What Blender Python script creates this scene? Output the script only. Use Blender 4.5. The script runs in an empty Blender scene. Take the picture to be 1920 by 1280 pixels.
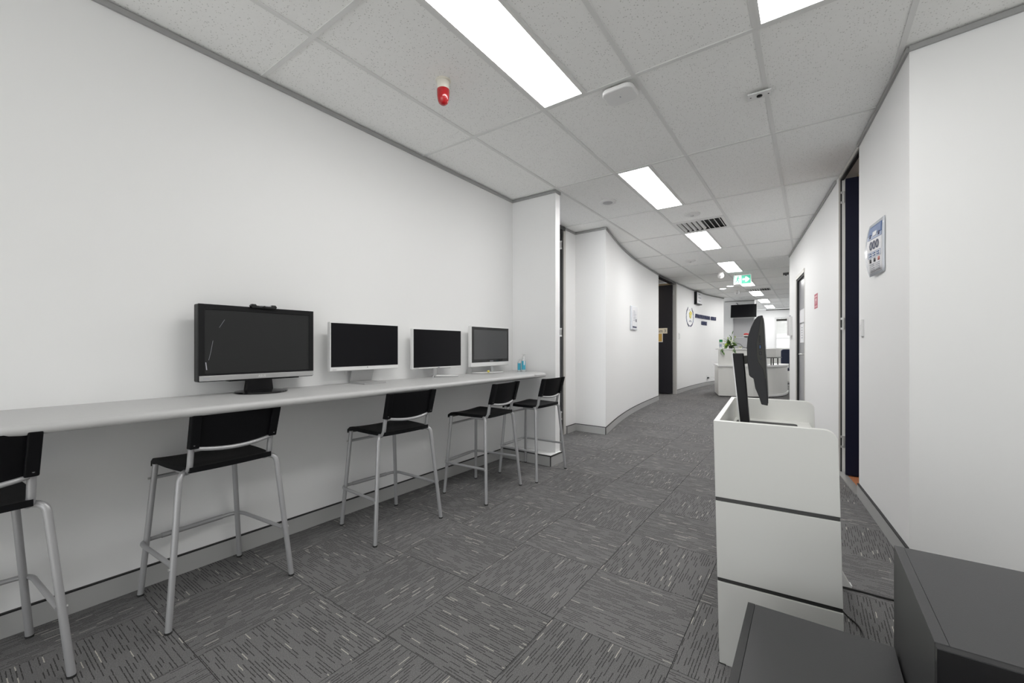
import bpy, bmesh, math, random
from mathutils import Vector, Matrix
random.seed(4)
scene = bpy.context.scene
C = scene.collection
pi = math.pi

# ------------------------------------------------------------------ camera, world, exposure
cam_d = bpy.data.cameras.new('camera')
cam = bpy.data.objects.new('camera', cam_d); C.objects.link(cam)
cam_d.sensor_width = 36.0
cam_d.lens = 784.0 / 1920.0 * 36.0
cam_d.shift_y = 10.0 / 1920.0
cam_d.clip_start = 0.02
YAW = math.atan2(559, 784)
CAM_H = 1.10
cam.location = (0, 0, CAM_H)
cam.rotation_euler = (pi / 2, 0, YAW)
scene.camera = cam

world = bpy.data.worlds.new('world'); scene.world = world
world.use_nodes = True
world.node_tree.nodes['Background'].inputs[0].default_value = (0.95, 0.98, 1.0, 1)
world.node_tree.nodes['Background'].inputs[1].default_value = 1.6

LAMP = 10.0            # radiance of the ceiling light panels in the front room
LAMP_HALL = 20.0       # radiance of the corridor panels, raised to brighten the corridor
scene.view_settings.view_transform = 'Standard'
scene.view_settings.look = 'None'
scene.view_settings.gamma = 1.0
scene.view_settings.use_curve_mapping = False
scene.view_settings.exposure = 0.46
scene.cycles.max_bounces = 9
scene.cycles.diffuse_bounces = 7
scene.cycles.use_light_tree = False
scene.cycles.adaptive_threshold = 0.02
scene.cycles.glossy_bounces = 3
scene.cycles.transmission_bounces = 4
scene.cycles.caustics_reflective = False
scene.cycles.caustics_refractive = False

CEIL = 2.60

# ------------------------------------------------------------------ materials
def srgb(r, g=None, b=None):
    if g is None: g = b = r
    f = lambda c: ((c / 255 + .055) / 1.055) ** 2.4 if c > 10 else c / 255 / 12.92
    return (f(r), f(g), f(b), 1)
MATS = {}
def mat(name, col, rough=.6, metal=0.0, emit=0.0, bump=0.0, bscale=200.0, spec=.5, var=0.0, vscale=3.0, coat=0.0, trans=0.0, ecol=None):
    m = bpy.data.materials.new(name); m.use_nodes = True
    nt = m.node_tree; b = nt.nodes['Principled BSDF']
    b.inputs['Base Color'].default_value = col
    b.inputs['Roughness'].default_value = rough
    b.inputs['Metallic'].default_value = metal
    b.inputs['Specular IOR Level'].default_value = spec
    b.inputs['Coat Weight'].default_value = coat
    b.inputs['Transmission Weight'].default_value = trans
    if emit:
        b.inputs['Emission Color'].default_value = ecol or col
        b.inputs['Emission Strength'].default_value = emit
    if bump or var:
        tc = nt.nodes.new('ShaderNodeTexCoord')
        n = nt.nodes.new('ShaderNodeTexNoise'); n.inputs['Scale'].default_value = bscale if bump else vscale
        n.inputs['Detail'].default_value = 4
        nt.links.new(tc.outputs['Object'], n.inputs['Vector'])
        if bump:
            bp = nt.nodes.new('ShaderNodeBump'); bp.inputs['Strength'].default_value = bump; bp.inputs['Distance'].default_value = .002
            nt.links.new(n.outputs['Fac'], bp.inputs['Height']); nt.links.new(bp.outputs['Normal'], b.inputs['Normal'])
        if var:
            n2 = nt.nodes.new('ShaderNodeTexNoise'); n2.inputs['Scale'].default_value = vscale; n2.inputs['Detail'].default_value = 5
            nt.links.new(tc.outputs['Object'], n2.inputs['Vector'])
            mx = nt.nodes.new('ShaderNodeMixRGB'); mx.blend_type = 'MIX'
            mx.inputs[1].default_value = tuple(c * (1 - var) for c in col[:3]) + (1,)
            mx.inputs[2].default_value = tuple(min(1, c * (1 + var)) for c in col[:3]) + (1,)
            nt.links.new(n2.outputs['Fac'], mx.inputs[0]); nt.links.new(mx.outputs[0], b.inputs['Base Color'])
    MATS[name] = m
    return m

mat('paint', (.87, .87, .868, 1), .55, bump=.05, bscale=180, spec=.3, var=.01, vscale=1.2)
mat('tee', (.76, .76, .75, 1), .5)
mat('wall_angle', (.36, .36, .355, 1), .5)
mat('skirting', (.42, .42, .415, 1), .45, var=.03, vscale=6)
mat('black_reveal', (.012, .012, .013, 1), .6)
mat('laminate_grey', (.50, .50, .50, 1), .42, bump=.04, bscale=400, var=.03, vscale=40)
mat('kiosk_white', (.72, .72, .695, 1), .4, bump=.04, bscale=300)
mat('alu', (.62, .62, .61, 1), .35, metal=.7)
mat('alu_frame', (.60, .58, .55, 1), .45, metal=.1)
mat('alu_dark', (.10, .10, .10, 1), .25, metal=.6)
mat('tube_silver', (.43, .43, .44, 1), .38, metal=.35, bump=.03, bscale=150)
mat('rubber', (.02, .02, .02, 1), .7)
mat('stool_plastic', (.0045, .0045, .0055, 1), .55, bump=.06, bscale=500, spec=.16)
mat('mon_black', (.009, .009, .010, 1), .42, bump=.03, bscale=500, spec=.25)
mat('mon_gloss', (.008, .008, .009, 1), .12)
mat('screen_matte', (.022, .0225, .023, 1), .45, spec=.3, var=.06, vscale=20)
mat('screen_gloss', (.005, .005, .0065, 1), .3, spec=.18)
mat('screen_grey', (.055, .057, .06, 1), .16, spec=.6)
mat('silver', (.50, .50, .50, 1), .32, metal=.5)
mat('silver_light', (.66, .66, .66, 1), .35, metal=.3)
mat('white_plastic', (.78, .78, .775, 1), .35)
mat('cream_plastic', (.78, .75, .66, 1), .4)
mat('red_lens', (.42, .008, .012, 1), .12, coat=.6)
mat('red', (.55, .06, .05, 1), .5)
mat('navy_door', (.006, .008, .026, 1), .5, spec=.2, bump=.03, bscale=60)
mat('charcoal_door', (.018, .017, .022, 1), .42, spec=.3, bump=.03, bscale=60)
mat('charcoal_board', (.048, .048, .050, 1), .4, bump=.08, bscale=350, spec=.4)
mat('charcoal_edge', (.022, .022, .023, 1), .35, spec=.4)
mat('black_gloss', (.006, .006, .007, 1), .25, spec=.3)
mat('wood_frame', (.62, .47, .30, 1), .5, var=.12, vscale=8)
mat('gold_paper', (.62, .40, .10, 1), .6)
mat('cream_paper', (.80, .74, .60, 1), .6)
mat('paper', (.80, .80, .82, 1), .5)
mat('sleeve', (.74, .77, .83, 1), .2)
mat('ink_blue', (.10, .17, .36, 1), .5)
mat('ink_navy', (.018, .025, .085, 1), .5)
mat('ink_pale', (.36, .42, .58, 1), .5)
mat('ink_dark', (.03, .03, .04, 1), .5)
mat('ink_grey', (.42, .42, .47, 1), .5)
mat('ink_red', (.45, .12, .10, 1), .5)
mat('sign_red', (.50, .13, .17, 1), .5)
mat('sign_pink', (.72, .50, .52, 1), .5)
mat('yellow', (.72, .62, .10, 1), .5)
mat('exit_green', (.01, .36, .22, 1), .4, emit=.30, ecol=(.02, .55, .34, 1))
mat('exit_white', (.7, .78, .75, 1), .4, emit=.40, ecol=(.9, 1, .96, 1))
mat('cap_green', (.02, .30, .10, 1), .4)
mat('leaf_green', (.10, .22, .035, 1), .5, var=.3, vscale=30)
mat('leaf_dark', (.03, .09, .02, 1), .5)
mat('leaf_lime', (.45, .55, .06, 1), .5)
mat('stem_green', (.25, .32, .10, 1), .6)
mat('petal_red', (.50, .03, .03, 1), .5)
mat('pot_dark', (.04, .05, .04, 1), .3)
mat('blue_label', (.06, .40, .55, 1), .4)
mat('blue_dark', (.02, .10, .20, 1), .4)
mat('usb_blue', (.06, .16, .40, 1), .4)
mat('bottle_clear', (.82, .84, .85, 1), .2, trans=.25)
mat('window_glass', (.95, .97, .97, 1), .05, trans=.9)
mat('side_vent', (.030, .030, .026, 1), .45, spec=.3)
mat('mon_back', (.014, .014, .0165, 1), .45, bump=.05, bscale=600, spec=.3)
mat('cable_black', (.012, .012, .012, 1), .5)
mat('cable_white', (.75, .75, .75, 1), .5)
mat('blind_grey', (.52, .52, .53, 1), .8)
mat('door_grey', (.32, .32, .34, 1), .3, spec=.6)
mat('teal', (.16, .28, .30, 1), .5)
mat('chair_navy', (.015, .022, .05, 1), .7)
mat('brick_pale', (.62, .60, .57, 1), .8)
mat('mortar', (.75, .74, .72, 1), .9)
mat('bounce_pale', (.78, .76, .72, 1), .5, var=.04, vscale=5)
mat('lamp_frame', (.78, .78, .77, 1), .45)
mat('lamp', (1, 1, 1, 1), .5, emit=LAMP, ecol=(1, .992, .975, 1))
mat('lamp_hall', (1, 1, 1, 1), .5, emit=LAMP_HALL, ecol=(1, .992, .98, 1))
mat('lamp_warm', (1, 1, 1, 1), .5, emit=LAMP * .5, ecol=(1, .86, .68, 1))
mat('downlight', (1, 1, 1, 1), .5, emit=LAMP, ecol=(1, .98, .95, 1))

def carpet_mat():
    m = bpy.data.materials.new('carpet'); m.use_nodes = True
    nt = m.node_tree; N = nt.nodes; L = nt.links; b = N['Principled BSDF']
    b.inputs['Roughness'].default_value = .95; b.inputs['Specular IOR Level'].default_value = .1
    def math_(op, a, bb=None, c=None):
        n = N.new('ShaderNodeMath'); n.operation = op
        for i, v in enumerate((a, bb, c)):
            if v is None: continue
            if isinstance(v, (int, float)): n.inputs[i].default_value = v
            else: L.new(v, n.inputs[i])
        return n.outputs[0]
    def wn(x, y, z):
        cb = N.new('ShaderNodeCombineXYZ')
        for i, v in enumerate((x, y, z)):
            if isinstance(v, (int, float)): cb.inputs[i].default_value = v
            else: L.new(v, cb.inputs[i])
        w = N.new('ShaderNodeTexWhiteNoise'); w.noise_dimensions = '3D'; L.new(cb.outputs[0], w.inputs['Vector'])
        return w.outputs['Value']
    tc = N.new('ShaderNodeTexCoord'); sp = N.new('ShaderNodeSeparateXYZ'); L.new(tc.outputs['Object'], sp.inputs[0])
    oi = N.new('ShaderNodeObjectInfo')
    rnd = math_('MULTIPLY', oi.outputs['Random'], 91.7)
    jn = N.new('ShaderNodeTexNoise'); jn.inputs['Scale'].default_value = 90; L.new(tc.outputs['Object'], jn.inputs['Vector'])
    jit = math_('MULTIPLY', math_('SUBTRACT', jn.outputs['Fac'], .5), .0035)
    y = math_('ADD', sp.outputs[1], jit)
    row = math_('DIVIDE', y, .0105); rid = math_('FLOOR', row); rf = math_('FRACT', row)
    off = math_('MULTIPLY', wn(rid, rnd, 1.3), 7.0)
    col = math_('ADD', math_('DIVIDE', sp.outputs[0], .05), off); cid = math_('FLOOR', col); cf = math_('FRACT', col)
    r1 = wn(rid, cid, rnd)
    inrow = math_('LESS_THAN', math_('ABSOLUTE', math_('SUBTRACT', rf, .5)), .135)
    incol = math_('LESS_THAN', math_('ABSOLUTE', math_('SUBTRACT', cf, .5)), .47)
    dash = math_('MULTIPLY', math_('MULTIPLY', inrow, incol), math_('LESS_THAN', r1, .54))
    light = math_('MULTIPLY', math_('MULTIPLY', inrow, incol), math_('GREATER_THAN', r1, .960))
    # pile speckle and low-frequency tone
    n1 = N.new('ShaderNodeTexNoise'); n1.inputs['Scale'].default_value = 300; n1.inputs['Detail'].default_value = 3; L.new(tc.outputs['Object'], n1.inputs['Vector'])
    n2 = N.new('ShaderNodeTexNoise'); n2.inputs['Scale'].default_value = 2.2; n2.inputs['Detail'].default_value = 3; L.new(tc.outputs['Object'], n2.inputs['Vector'])
    tone = math_('ADD', math_('ADD', .02, math_('MULTIPLY', n1.outputs['Fac'], .24)), math_('MULTIPLY', oi.outputs['Random'], .022))
    tone = math_('ADD', tone, math_('MULTIPLY', n2.outputs['Fac'], .03))
    tone = math_('MULTIPLY', tone, math_('SUBTRACT', 1.0, math_('MULTIPLY', dash, .66)))
    cr = N.new('ShaderNodeCombineXYZ')
    for i, k in enumerate((1.0, .985, .985)): L.new(math_('MULTIPLY', tone, k), cr.inputs[i])
    mx = N.new('ShaderNodeMixRGB'); L.new(light, mx.inputs[0]); L.new(cr.outputs[0], mx.inputs[1]); mx.inputs[2].default_value = (.48, .46, .41, 1)
    L.new(mx.outputs[0], b.inputs['Base Color'])
    bp = N.new('ShaderNodeBump'); bp.inputs['Strength'].default_value = .5; bp.inputs['Distance'].default_value = .002
    hgt = math_('SUBTRACT', n1.outputs['Fac'], math_('MULTIPLY', dash, .8))
    L.new(hgt, bp.inputs['Height']); L.new(bp.outputs['Normal'], b.inputs['Normal'])
    MATS['carpet'] = m
carpet_mat()

def tile_mat():
    m = bpy.data.materials.new('ceiling_tile'); m.use_nodes = True
    nt = m.node_tree; N = nt.nodes; L = nt.links; b = N['Principled BSDF']
    b.inputs['Roughness'].default_value = .9; b.inputs['Specular IOR Level'].default_value = .1
    tc = N.new('ShaderNodeTexCoord'); oi = N.new('ShaderNodeObjectInfo')
    ad = N.new('ShaderNodeVectorMath'); ad.operation = 'ADD'
    L.new(tc.outputs['Object'], ad.inputs[0])
    cb = N.new('ShaderNodeCombineXYZ'); mu = N.new('ShaderNodeMath'); mu.operation = 'MULTIPLY'; mu.inputs[1].default_value = 53
    L.new(oi.outputs['Random'], mu.inputs[0]); L.new(mu.outputs[0], cb.inputs[0]); L.new(cb.outputs[0], ad.inputs[1])
    v = N.new('ShaderNodeTexVoronoi'); v.inputs['Scale'].default_value = 95; L.new(ad.outputs[0], v.inputs['Vector'])
    n = N.new('ShaderNodeTexNoise'); n.inputs['Scale'].default_value = 35; n.inputs['Detail'].default_value = 4; L.new(ad.outputs[0], n.inputs['Vector'])
    # pits: voronoi distance below a per-cell threshold
    sep = N.new('ShaderNodeSeparateXYZ'); L.new(v.outputs['Color'], sep.inputs[0])
    th = N.new('ShaderNodeMath'); th.operation = 'MULTIPLY'; th.inputs[1].default_value = .33; L.new(sep.outputs[0], th.inputs[0])
    lt = N.new('ShaderNodeMath'); lt.operation = 'LESS_THAN'; L.new(v.outputs['Distance'], lt.inputs[0]); L.new(th.outputs[0], lt.inputs[1])
    mx = N.new('ShaderNodeMixRGB'); L.new(lt.outputs[0], mx.inputs[0])
    r = N.new('ShaderNodeMixRGB'); r.inputs[1].default_value = (.905, .905, .893, 1); r.inputs[2].default_value = (.945, .945, .933, 1); L.new(n.outputs['Fac'], r.inputs[0])
    L.new(r.outputs[0], mx.inputs[1]); mx.inputs[2].default_value = (.66, .66, .645, 1)
    L.new(mx.outputs[0], b.inputs['Base Color'])
    MATS['ceiling_tile'] = m
tile_mat()

def wood_mat():
    m = bpy.data.materials.new('wood_floor'); m.use_nodes = True
    nt = m.node_tree; N = nt.nodes; L = nt.links; b = N['Principled BSDF']; b.inputs['Roughness'].default_value = .4
    tc = N.new('ShaderNodeTexCoord'); mp = N.new('ShaderNodeMapping'); mp.inputs['Scale'].default_value = (3, 30, 1); L.new(tc.outputs['Object'], mp.inputs[0])
    n = N.new('ShaderNodeTexNoise'); n.inputs['Scale'].default_value = 2; n.inputs['Detail'].default_value = 6; L.new(mp.outputs[0], n.inputs['Vector'])
    r = N.new('ShaderNodeValToRGB'); r.color_ramp.elements[0].color = (.30, .10, .04, 1); r.color_ramp.elements[1].color = (.52, .22, .11, 1); L.new(n.outputs['Fac'], r.inputs[0])
    L.new(r.outputs[0], b.inputs['Base Color']); MATS['wood_floor'] = m
wood_mat()

# ------------------------------------------------------------------ mesh helpers
class MB:
    def __init__(s): s.v = []; s.f = []
    def add(s, vs, fs):
        o = len(s.v); s.v += [tuple(p) for p in vs]; s.f += [tuple(i + o for i in f) for f in fs]; return s
    def box(s, a, b):
        (x0, y0, z0), (x1, y1, z1) = a, b
        x0, x1 = min(x0, x1), max(x0, x1); y0, y1 = min(y0, y1), max(y0, y1); z0, z1 = min(z0, z1), max(z0, z1)
        return s.add([(x0, y0, z0), (x1, y0, z0), (x1, y1, z0), (x0, y1, z0), (x0, y0, z1), (x1, y0, z1), (x1, y1, z1), (x0, y1, z1)],
                     [(0, 3, 2, 1), (4, 5, 6, 7), (0, 1, 5, 4), (1, 2, 6, 5), (2, 3, 7, 6), (3, 0, 4, 7)])
    def prism(s, poly, off):
        """poly: list of 3d points (planar), extruded by vector off"""
        off = Vector(off); n = len(poly); a = [Vector(p) for p in poly]; bq = [p + off for p in a]
        nrm = Vector((0, 0, 0))
        for i in range(n): nrm += a[i].cross(a[(i + 1) % n])
        fs = [tuple(range(n)), tuple(range(2 * n - 1, n - 1, -1))] + [(i, i + n, (i + 1) % n + n, (i + 1) % n) for i in range(n)]
        if nrm.dot(off) > 0: fs = [tuple(reversed(f)) for f in fs]
        return s.add(a + bq, fs)
    def tube(s, pts, r, seg=10, closed=False, caps=True):
        pts = [Vector(p) for p in pts]; n = len(pts); rs = r if isinstance(r, (list, tuple)) else [r] * n
        tang = []
        for i in range(n):
            if closed: t = (pts[(i + 1) % n] - pts[i - 1])
            else: t = pts[min(i + 1, n - 1)] - pts[max(i - 1, 0)]
            tang.append(t.normalized())
        up = Vector((0, 0, 1)) if abs(tang[0].z) < .9 else Vector((1, 0, 0))
        u = tang[0].cross(up).normalized(); vs = []
        for i in range(n):
            u = (u - tang[i] * u.dot(tang[i])).normalized(); w = tang[i].cross(u)
            for k in range(seg):
                a = 2 * pi * k / seg; vs.append(pts[i] + (u * math.cos(a) + w * math.sin(a)) * rs[i])
        fs = []
        for i in range(n if closed else n - 1):
            j = (i + 1) % n
            for k in range(seg):
                fs.append((i * seg + k, i * seg + (k + 1) % seg, j * seg + (k + 1) % seg, j * seg + k))
        if caps and not closed:
            fs.append(tuple(reversed(range(seg)))); fs.append(tuple(range((n - 1) * seg, n * seg)))
        return s.add(vs, fs)
    def lathe(s, prof, c=(0, 0, 0), seg=20, axis='z'):
        vs = []; n = len(prof)
        for r, z in prof:
            for k in range(seg):
                a = 2 * pi * k / seg
                p = (r * math.cos(a), r * math.sin(a), z)
                if axis == 'y': p = (p[0], p[2], p[1])
                if axis == 'x': p = (p[2], p[0], p[1])
                vs.append((p[0] + c[0], p[1] + c[1], p[2] + c[2]))
        fs = []
        for i in range(n - 1):
            for k in range(seg):
                fs.append((i * seg + k, i * seg + (k + 1) % seg, (i + 1) * seg + (k + 1) % seg, (i + 1) * seg + k))
        fs.append(tuple(reversed(range(seg)))); fs.append(tuple(range((n - 1) * seg, n * seg)))
        return s.add(vs, fs)
    def xf(s, M):
        s.v = [tuple(M @ Vector(p)) for p in s.v]; return s
    def mesh(s, name, m, smooth=False):
        me = bpy.data.meshes.new(name); me.from_pydata(s.v, [], s.f)
        bm = bmesh.new(); bm.from_mesh(me); bmesh.ops.recalc_face_normals(bm, faces=bm.faces); bm.to_mesh(me); bm.free()
        me.materials.append(MATS[m])
        if smooth:
            for p in me.polygons: p.use_smooth = True
            try: me.set_sharp_from_angle(angle=math.radians(40))
            except Exception: pass
        return me
    def build(s, name, m, parent=None, smooth=False, bev=0.0, seg=2):
        o = bpy.data.objects.new(name, s.mesh(name, m, smooth)); C.objects.link(o)
        if parent: o.parent = parent
        if bev:
            md = o.modifiers.new('bevel', 'BEVEL'); md.width = bev; md.segments = seg; md.limit_method = 'ANGLE'; md.angle_limit = math.radians(40)
        return o

def rounded(pts, r, n=5):
    """fillet the inner corners of a 3d polyline"""
    pts = [Vector(p) for p in pts]; out = [pts[0]]
    for i in range(1, len(pts) - 1):
        a, b, c = pts[i - 1], pts[i], pts[i + 1]
        rr = min(r, (a - b).length * .49, (c - b).length * .49)
        p = b + (a - b).normalized() * rr; q = b + (c - b).normalized() * rr
        for k in range(n + 1):
            t = k / n; out.append(p * (1 - t) ** 2 + b * 2 * t * (1 - t) + q * t * t)
    out.append(pts[-1]); return out
def empty(name, loc=(0, 0, 0), rz=0, label=None, cat=None, group=None):
    o = bpy.data.objects.new(name, None); C.objects.link(o); o.location = loc; o.rotation_euler = (0, 0, rz); o.empty_display_size = .05
    tag(o, label, cat, group); return o
def tag(o, label=None, cat=None, group=None, kind=None):
    if label: o['label'] = label
    if cat: o['category'] = cat
    if group: o['group'] = group
    if kind: o['kind'] = kind
    return o
def struct(o): o['kind'] = 'structure'; return o
def share(name, me, parent, loc=(0, 0, 0), rz=0):
    o = bpy.data.objects.new(name, me); C.objects.link(o); o.parent = parent; o.location = loc; o.rotation_euler = (0, 0, rz); return o
def copy_tree(o, parent=None):
    c = o.copy(); C.objects.link(c); c.parent = parent
    for ch in list(o.children): copy_tree(ch, c)
    return c
def text_mb(body, size, align='CENTER', extrude=.001, bold=0.0):
    """letters as a mesh: x right, y up, z out"""
    cu = bpy.data.curves.new('txt', 'FONT'); cu.body = body; cu.size = size; cu.align_x = align; cu.extrude = extrude; cu.offset = bold
    cu.resolution_u = 2
    o = bpy.data.objects.new('txt', cu); C.objects.link(o)
    dg = bpy.context.evaluated_depsgraph_get(); dg.update()
    me = bpy.data.meshes.new_from_object(o.evaluated_get(dg))
    mb = MB(); mb.v = [tuple(v.co) for v in me.vertices]; mb.f = [tuple(p.vertices) for p in me.polygons]
    bpy.data.objects.remove(o); bpy.data.curves.remove(cu); bpy.data.meshes.remove(me)
    return mb
def frame(origin, xdir, ydir):
    x = Vector(xdir).normalized(); y = Vector(ydir).normalized(); z = x.cross(y)
    M = Matrix((x, y, z)).transposed().to_4x4(); M.translation = Vector(origin); return M

def offset_poly(pts, d):
    """offset an open 2d polyline to its left by d (mitred)"""
    n = len(pts); out = []
    nr = []
    for i in range(n - 1):
        dx, dy = pts[i + 1][0] - pts[i][0], pts[i + 1][1] - pts[i][1]; l = math.hypot(dx, dy); nr.append((-dy / l, dx / l))
    for i in range(n):
        if i == 0: m = nr[0]; k = 1
        elif i == n - 1: m = nr[-1]; k = 1
        else:
            m = (nr[i - 1][0] + nr[i][0], nr[i - 1][1] + nr[i][1]); l = math.hypot(*m); m = (m[0] / l, m[1] / l)
            k = 1 / max(.3, m[0] * nr[i][0] + m[1] * nr[i][1])
        out.append((pts[i][0] + m[0] * d * k, pts[i][1] + m[1] * d * k))
    return out
def ribbon(mb, front, back, z0, z1):
    for i in range(len(front) - 1):
        a, b, c, d = front[i], front[i + 1], back[i + 1], back[i]
        mb.add([(a[0], a[1], z0), (b[0], b[1], z0), (c[0], c[1], z0), (d[0], d[1], z0), (a[0], a[1], z1), (b[0], b[1], z1), (c[0], c[1], z1), (d[0], d[1], z1)],
               [(0, 3, 2, 1), (4, 5, 6, 7), (0, 1, 5, 4), (2, 3, 7, 6)] + ([(3, 0, 4, 7)] if i == 0 else []) + ([(1, 2, 6, 5)] if i == len(front) - 2 else []))
    return mb
def wall(name, pts, th=.10, z0=0.0, z1=CEIL, m='paint'):
    """pts: visible face (room on the right-hand side of travel); thickness goes to the left"""
    return struct(ribbon(MB(), pts, offset_poly(pts, th), z0, z1).build(name, m))
def skirting(name, pts, h=.088, th=.012):
    o = struct(ribbon(MB(), offset_poly(pts, -th), pts, 0.0, h).build(name, 'skirting'))
    ribbon(MB(), offset_poly(pts, -th - .001), pts, h, h + .006).build('reveal_strip', 'black_reveal', o)
    return o
TRIM = [0]
def ceiling_trim(pts, h=.026, th=.012):
    TRIM[0] += 1
    return struct(ribbon(MB(), offset_poly(pts, -th), pts, CEIL - h, CEIL - .001).build('trim_%d' % TRIM[0], 'wall_angle'))
def spline(pts, n=6):
    out = []
    P = [pts[0]] + list(pts) + [pts[-1]]
    for i in range(1, len(P) - 2):
        for k in range(n):
            t = k / n
            out.append(tuple(.5 * (2 * P[i][a] + (P[i + 1][a] - P[i - 1][a]) * t + (2 * P[i - 1][a] - 5 * P[i][a] + 4 * P[i + 1][a] - P[i + 2][a]) * t * t + (3 * P[i][a] - P[i - 1][a] - 3 * P[i + 1][a] + P[i + 2][a]) * t ** 3) for a in (0, 1)))
    out.append(tuple(pts[-1])); return out

# ------------------------------------------------------------------ plan of the place
LW = -2.49
curve1 = spline([(-2.09, 4.955), (-2.27, 5.86), (-2.395, 6.70), (-2.48, 7.58), (-2.555, 8.80)], 6)
curve2 = spline([(-2.545, 10.20), (-2.51, 11.75), (-2.385, 13.20), (-2.16, 14.22)], 6)
right1 = [(.404, 2.858), (.352, 3.42), (.294, 4.00)]
right2 = [(.205, 4.70), (.075, 5.68), (-.055, 6.64)]
right3 = [(-.170, 7.49), (-.277, 8.28)]
near_r = [(3.3, 2.43), (.404, 2.858)]
left_far = [(-2.52, 4.69), (-2.52, 4.972)] + curve1
def on_poly(poly, Y):
    for a, b in zip(poly[:-1], poly[1:]):
        if min(a[1], b[1]) <= Y <= max(a[1], b[1]) and a[1] != b[1]:
            t = (Y - a[1]) / (b[1] - a[1]); d = Vector((b[0] - a[0], b[1] - a[1], 0)).normalized()
            return Vector((a[0] + (b[0] - a[0]) * t, Y, 0)), d
    a, b = poly[-2], poly[-1]; return Vector((b[0], b[1], 0)), Vector((b[0] - a[0], b[1] - a[1], 0)).normalized()

# ---- floor: slab + carpet tiles
floor = struct(MB().box((-4.2, -4.2, -.12), (3.4, 20.2, -.006)).build('floor', 'carpet'))
TS, TX, TY = .46, -1.31, 1.02
rw_all = right1 + right2 + right3
tile_me = MB().box((-TS / 2 + .0012, -TS / 2 + .0012, -.006), (TS / 2 - .0012, TS / 2 - .0012, 0)).mesh('carpet_tile', 'carpet')
F2 = Vector((-math.sin(YAW), math.cos(YAW))); R2 = Vector((math.cos(YAW), math.sin(YAW)))
def in_view(x, y, z, pad=.12):
    dep = F2.x * x + F2.y * y
    if dep < .05: return False
    u = (R2.x * x + R2.y * y) / dep; v = (z - CAM_H) / dep
    return abs(u) < 1.2245 + pad and -.8036 - pad < v < .829 + pad
def clip(poly, a, b):
    """keep the side left of a->b"""
    out = []
    sd = lambda p: (b[0] - a[0]) * (p[1] - a[1]) - (b[1] - a[1]) * (p[0] - a[0])
    for i in range(len(poly)):
        p, q = poly[i], poly[(i + 1) % len(poly)]; sp, sq = sd(p), sd(q)
        if sp >= 0: out.append(p)
        if sp * sq < 0:
            t = sp / (sp - sq); out.append((p[0] + (q[0] - p[0]) * t, p[1] + (q[1] - p[1]) * t))
    return out
ntile = 0
for j in range(-3, 27):
    for i in range(-4, 8):
        cx, cy = TX + (i + .5) * TS, TY + (j + .5) * TS
        if cx < -2.9 or cx > 1.6: continue
        if cy < 4.4 and cx < -2.75: continue
        if not any(in_view(cx + dx * TS / 2, cy + dy * TS / 2, 0) for dx in (-1, 0, 1) for dy in (-1, 0, 1)): continue
        rot = 0 if (i + j) % 2 == 0 else pi / 2
        poly = [(cx - TS / 2, cy - TS / 2), (cx + TS / 2, cy - TS / 2), (cx + TS / 2, cy + TS / 2), (cx - TS / 2, cy + TS / 2)]
        cl = poly
        if 2.6 < cy < 8.5:
            for a, b in zip(rw_all[:-1], rw_all[1:]):
                if a[1] - .3 < cy < b[1] + .3: cl = clip(cl, (a[0] + .02, a[1]), (b[0] + .02, b[1]))
            if len(cl) < 3: continue
        if cy < 3.1 and cx > .404: cl = clip(cl, (3.3, 2.45), (.404, 2.878)) if len(clip(cl, (3.3, 2.45), (.404, 2.878))) > 2 else []
        if len(cl) < 3: continue
        if cl == poly: me = tile_me
        else:
            c_, s_ = math.cos(-rot), math.sin(-rot)
            lp = [((p[0] - cx) * c_ - (p[1] - cy) * s_, (p[0] - cx) * s_ + (p[1] - cy) * c_, -.006) for p in cl]
            me = MB().prism(lp, (0, 0, .006)).mesh('carpet_tile', 'carpet')
        share('carpet_tile', me, floor, (cx, cy, 0), rot); ntile += 1

# unseen pale floor behind the camera, added to bounce light onto the ceiling
struct(MB().box((LW, -4.1, -.006), (3.3, -.25, .001)).box((1.2, -.25, -.006), (3.3, 2.2, .001)).build('floor_bounce', 'bounce_pale'))

# ---- ceiling: slab, tiles, tees
ceiling = struct(MB().box((-4.2, -4.2, CEIL + .03), (3.4, 20.2, CEIL + .12)).build('ceiling', 'tee'))
GX = [-2.55, -1.965, -1.38, -.795, -.21, .375, .96, 1.545]
GYS = [1.09 + 1.19 * k for k in range(-2, 16)]
light_cells = {(-1.38, k) for k in (0, 2, 4, 6, 8, 10, 12, 14)} | {(-.21, 0)}
RECESS = .006
ctiles = {}
def ceil_tile(x0, x1, y0, y1):
    w, d = round(x1 - x0, 3), round(y1 - y0, 3)
    if (w, d) not in ctiles:
        ctiles[(w, d)] = MB().box((-w / 2 + .004, -d / 2 + .004, CEIL + RECESS), (w / 2 - .004, d / 2 - .004, CEIL + .022)).mesh('ceiling_tile', 'ceiling_tile')
    share('ceiling_tile', ctiles[(w, d)], ceiling, ((x0 + x1) / 2, (y0 + y1) / 2, 0))
tee_me = {}
def tee(x0, y0, x1, y1, name='cross_tee'):
    w = .012
    L_ = round(max(x1 - x0, y1 - y0), 3); k = (L_, x1 - x0 > y1 - y0)
    if k not in tee_me:
        a = (-L_ / 2, -w, CEIL) if k[1] else (-w, -L_ / 2, CEIL + .0006)
        b = (L_ / 2, w, CEIL + RECESS - .0005) if k[1] else (w, L_ / 2, CEIL + RECESS - .0005)
        tee_me[k] = MB().box(a, b).mesh(name, 'tee')
    share(name, tee_me[k], ceiling, ((x0 + x1) / 2, (y0 + y1) / 2, 0))
def cell_seen(x0, x1, y0, y1):
    n = 4
    return any(in_view(x0 + (x1 - x0) * a / n, y0 + (y1 - y0) * b / n, CEIL, .05) for a in range(n + 1) for b in range(n + 1))
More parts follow.
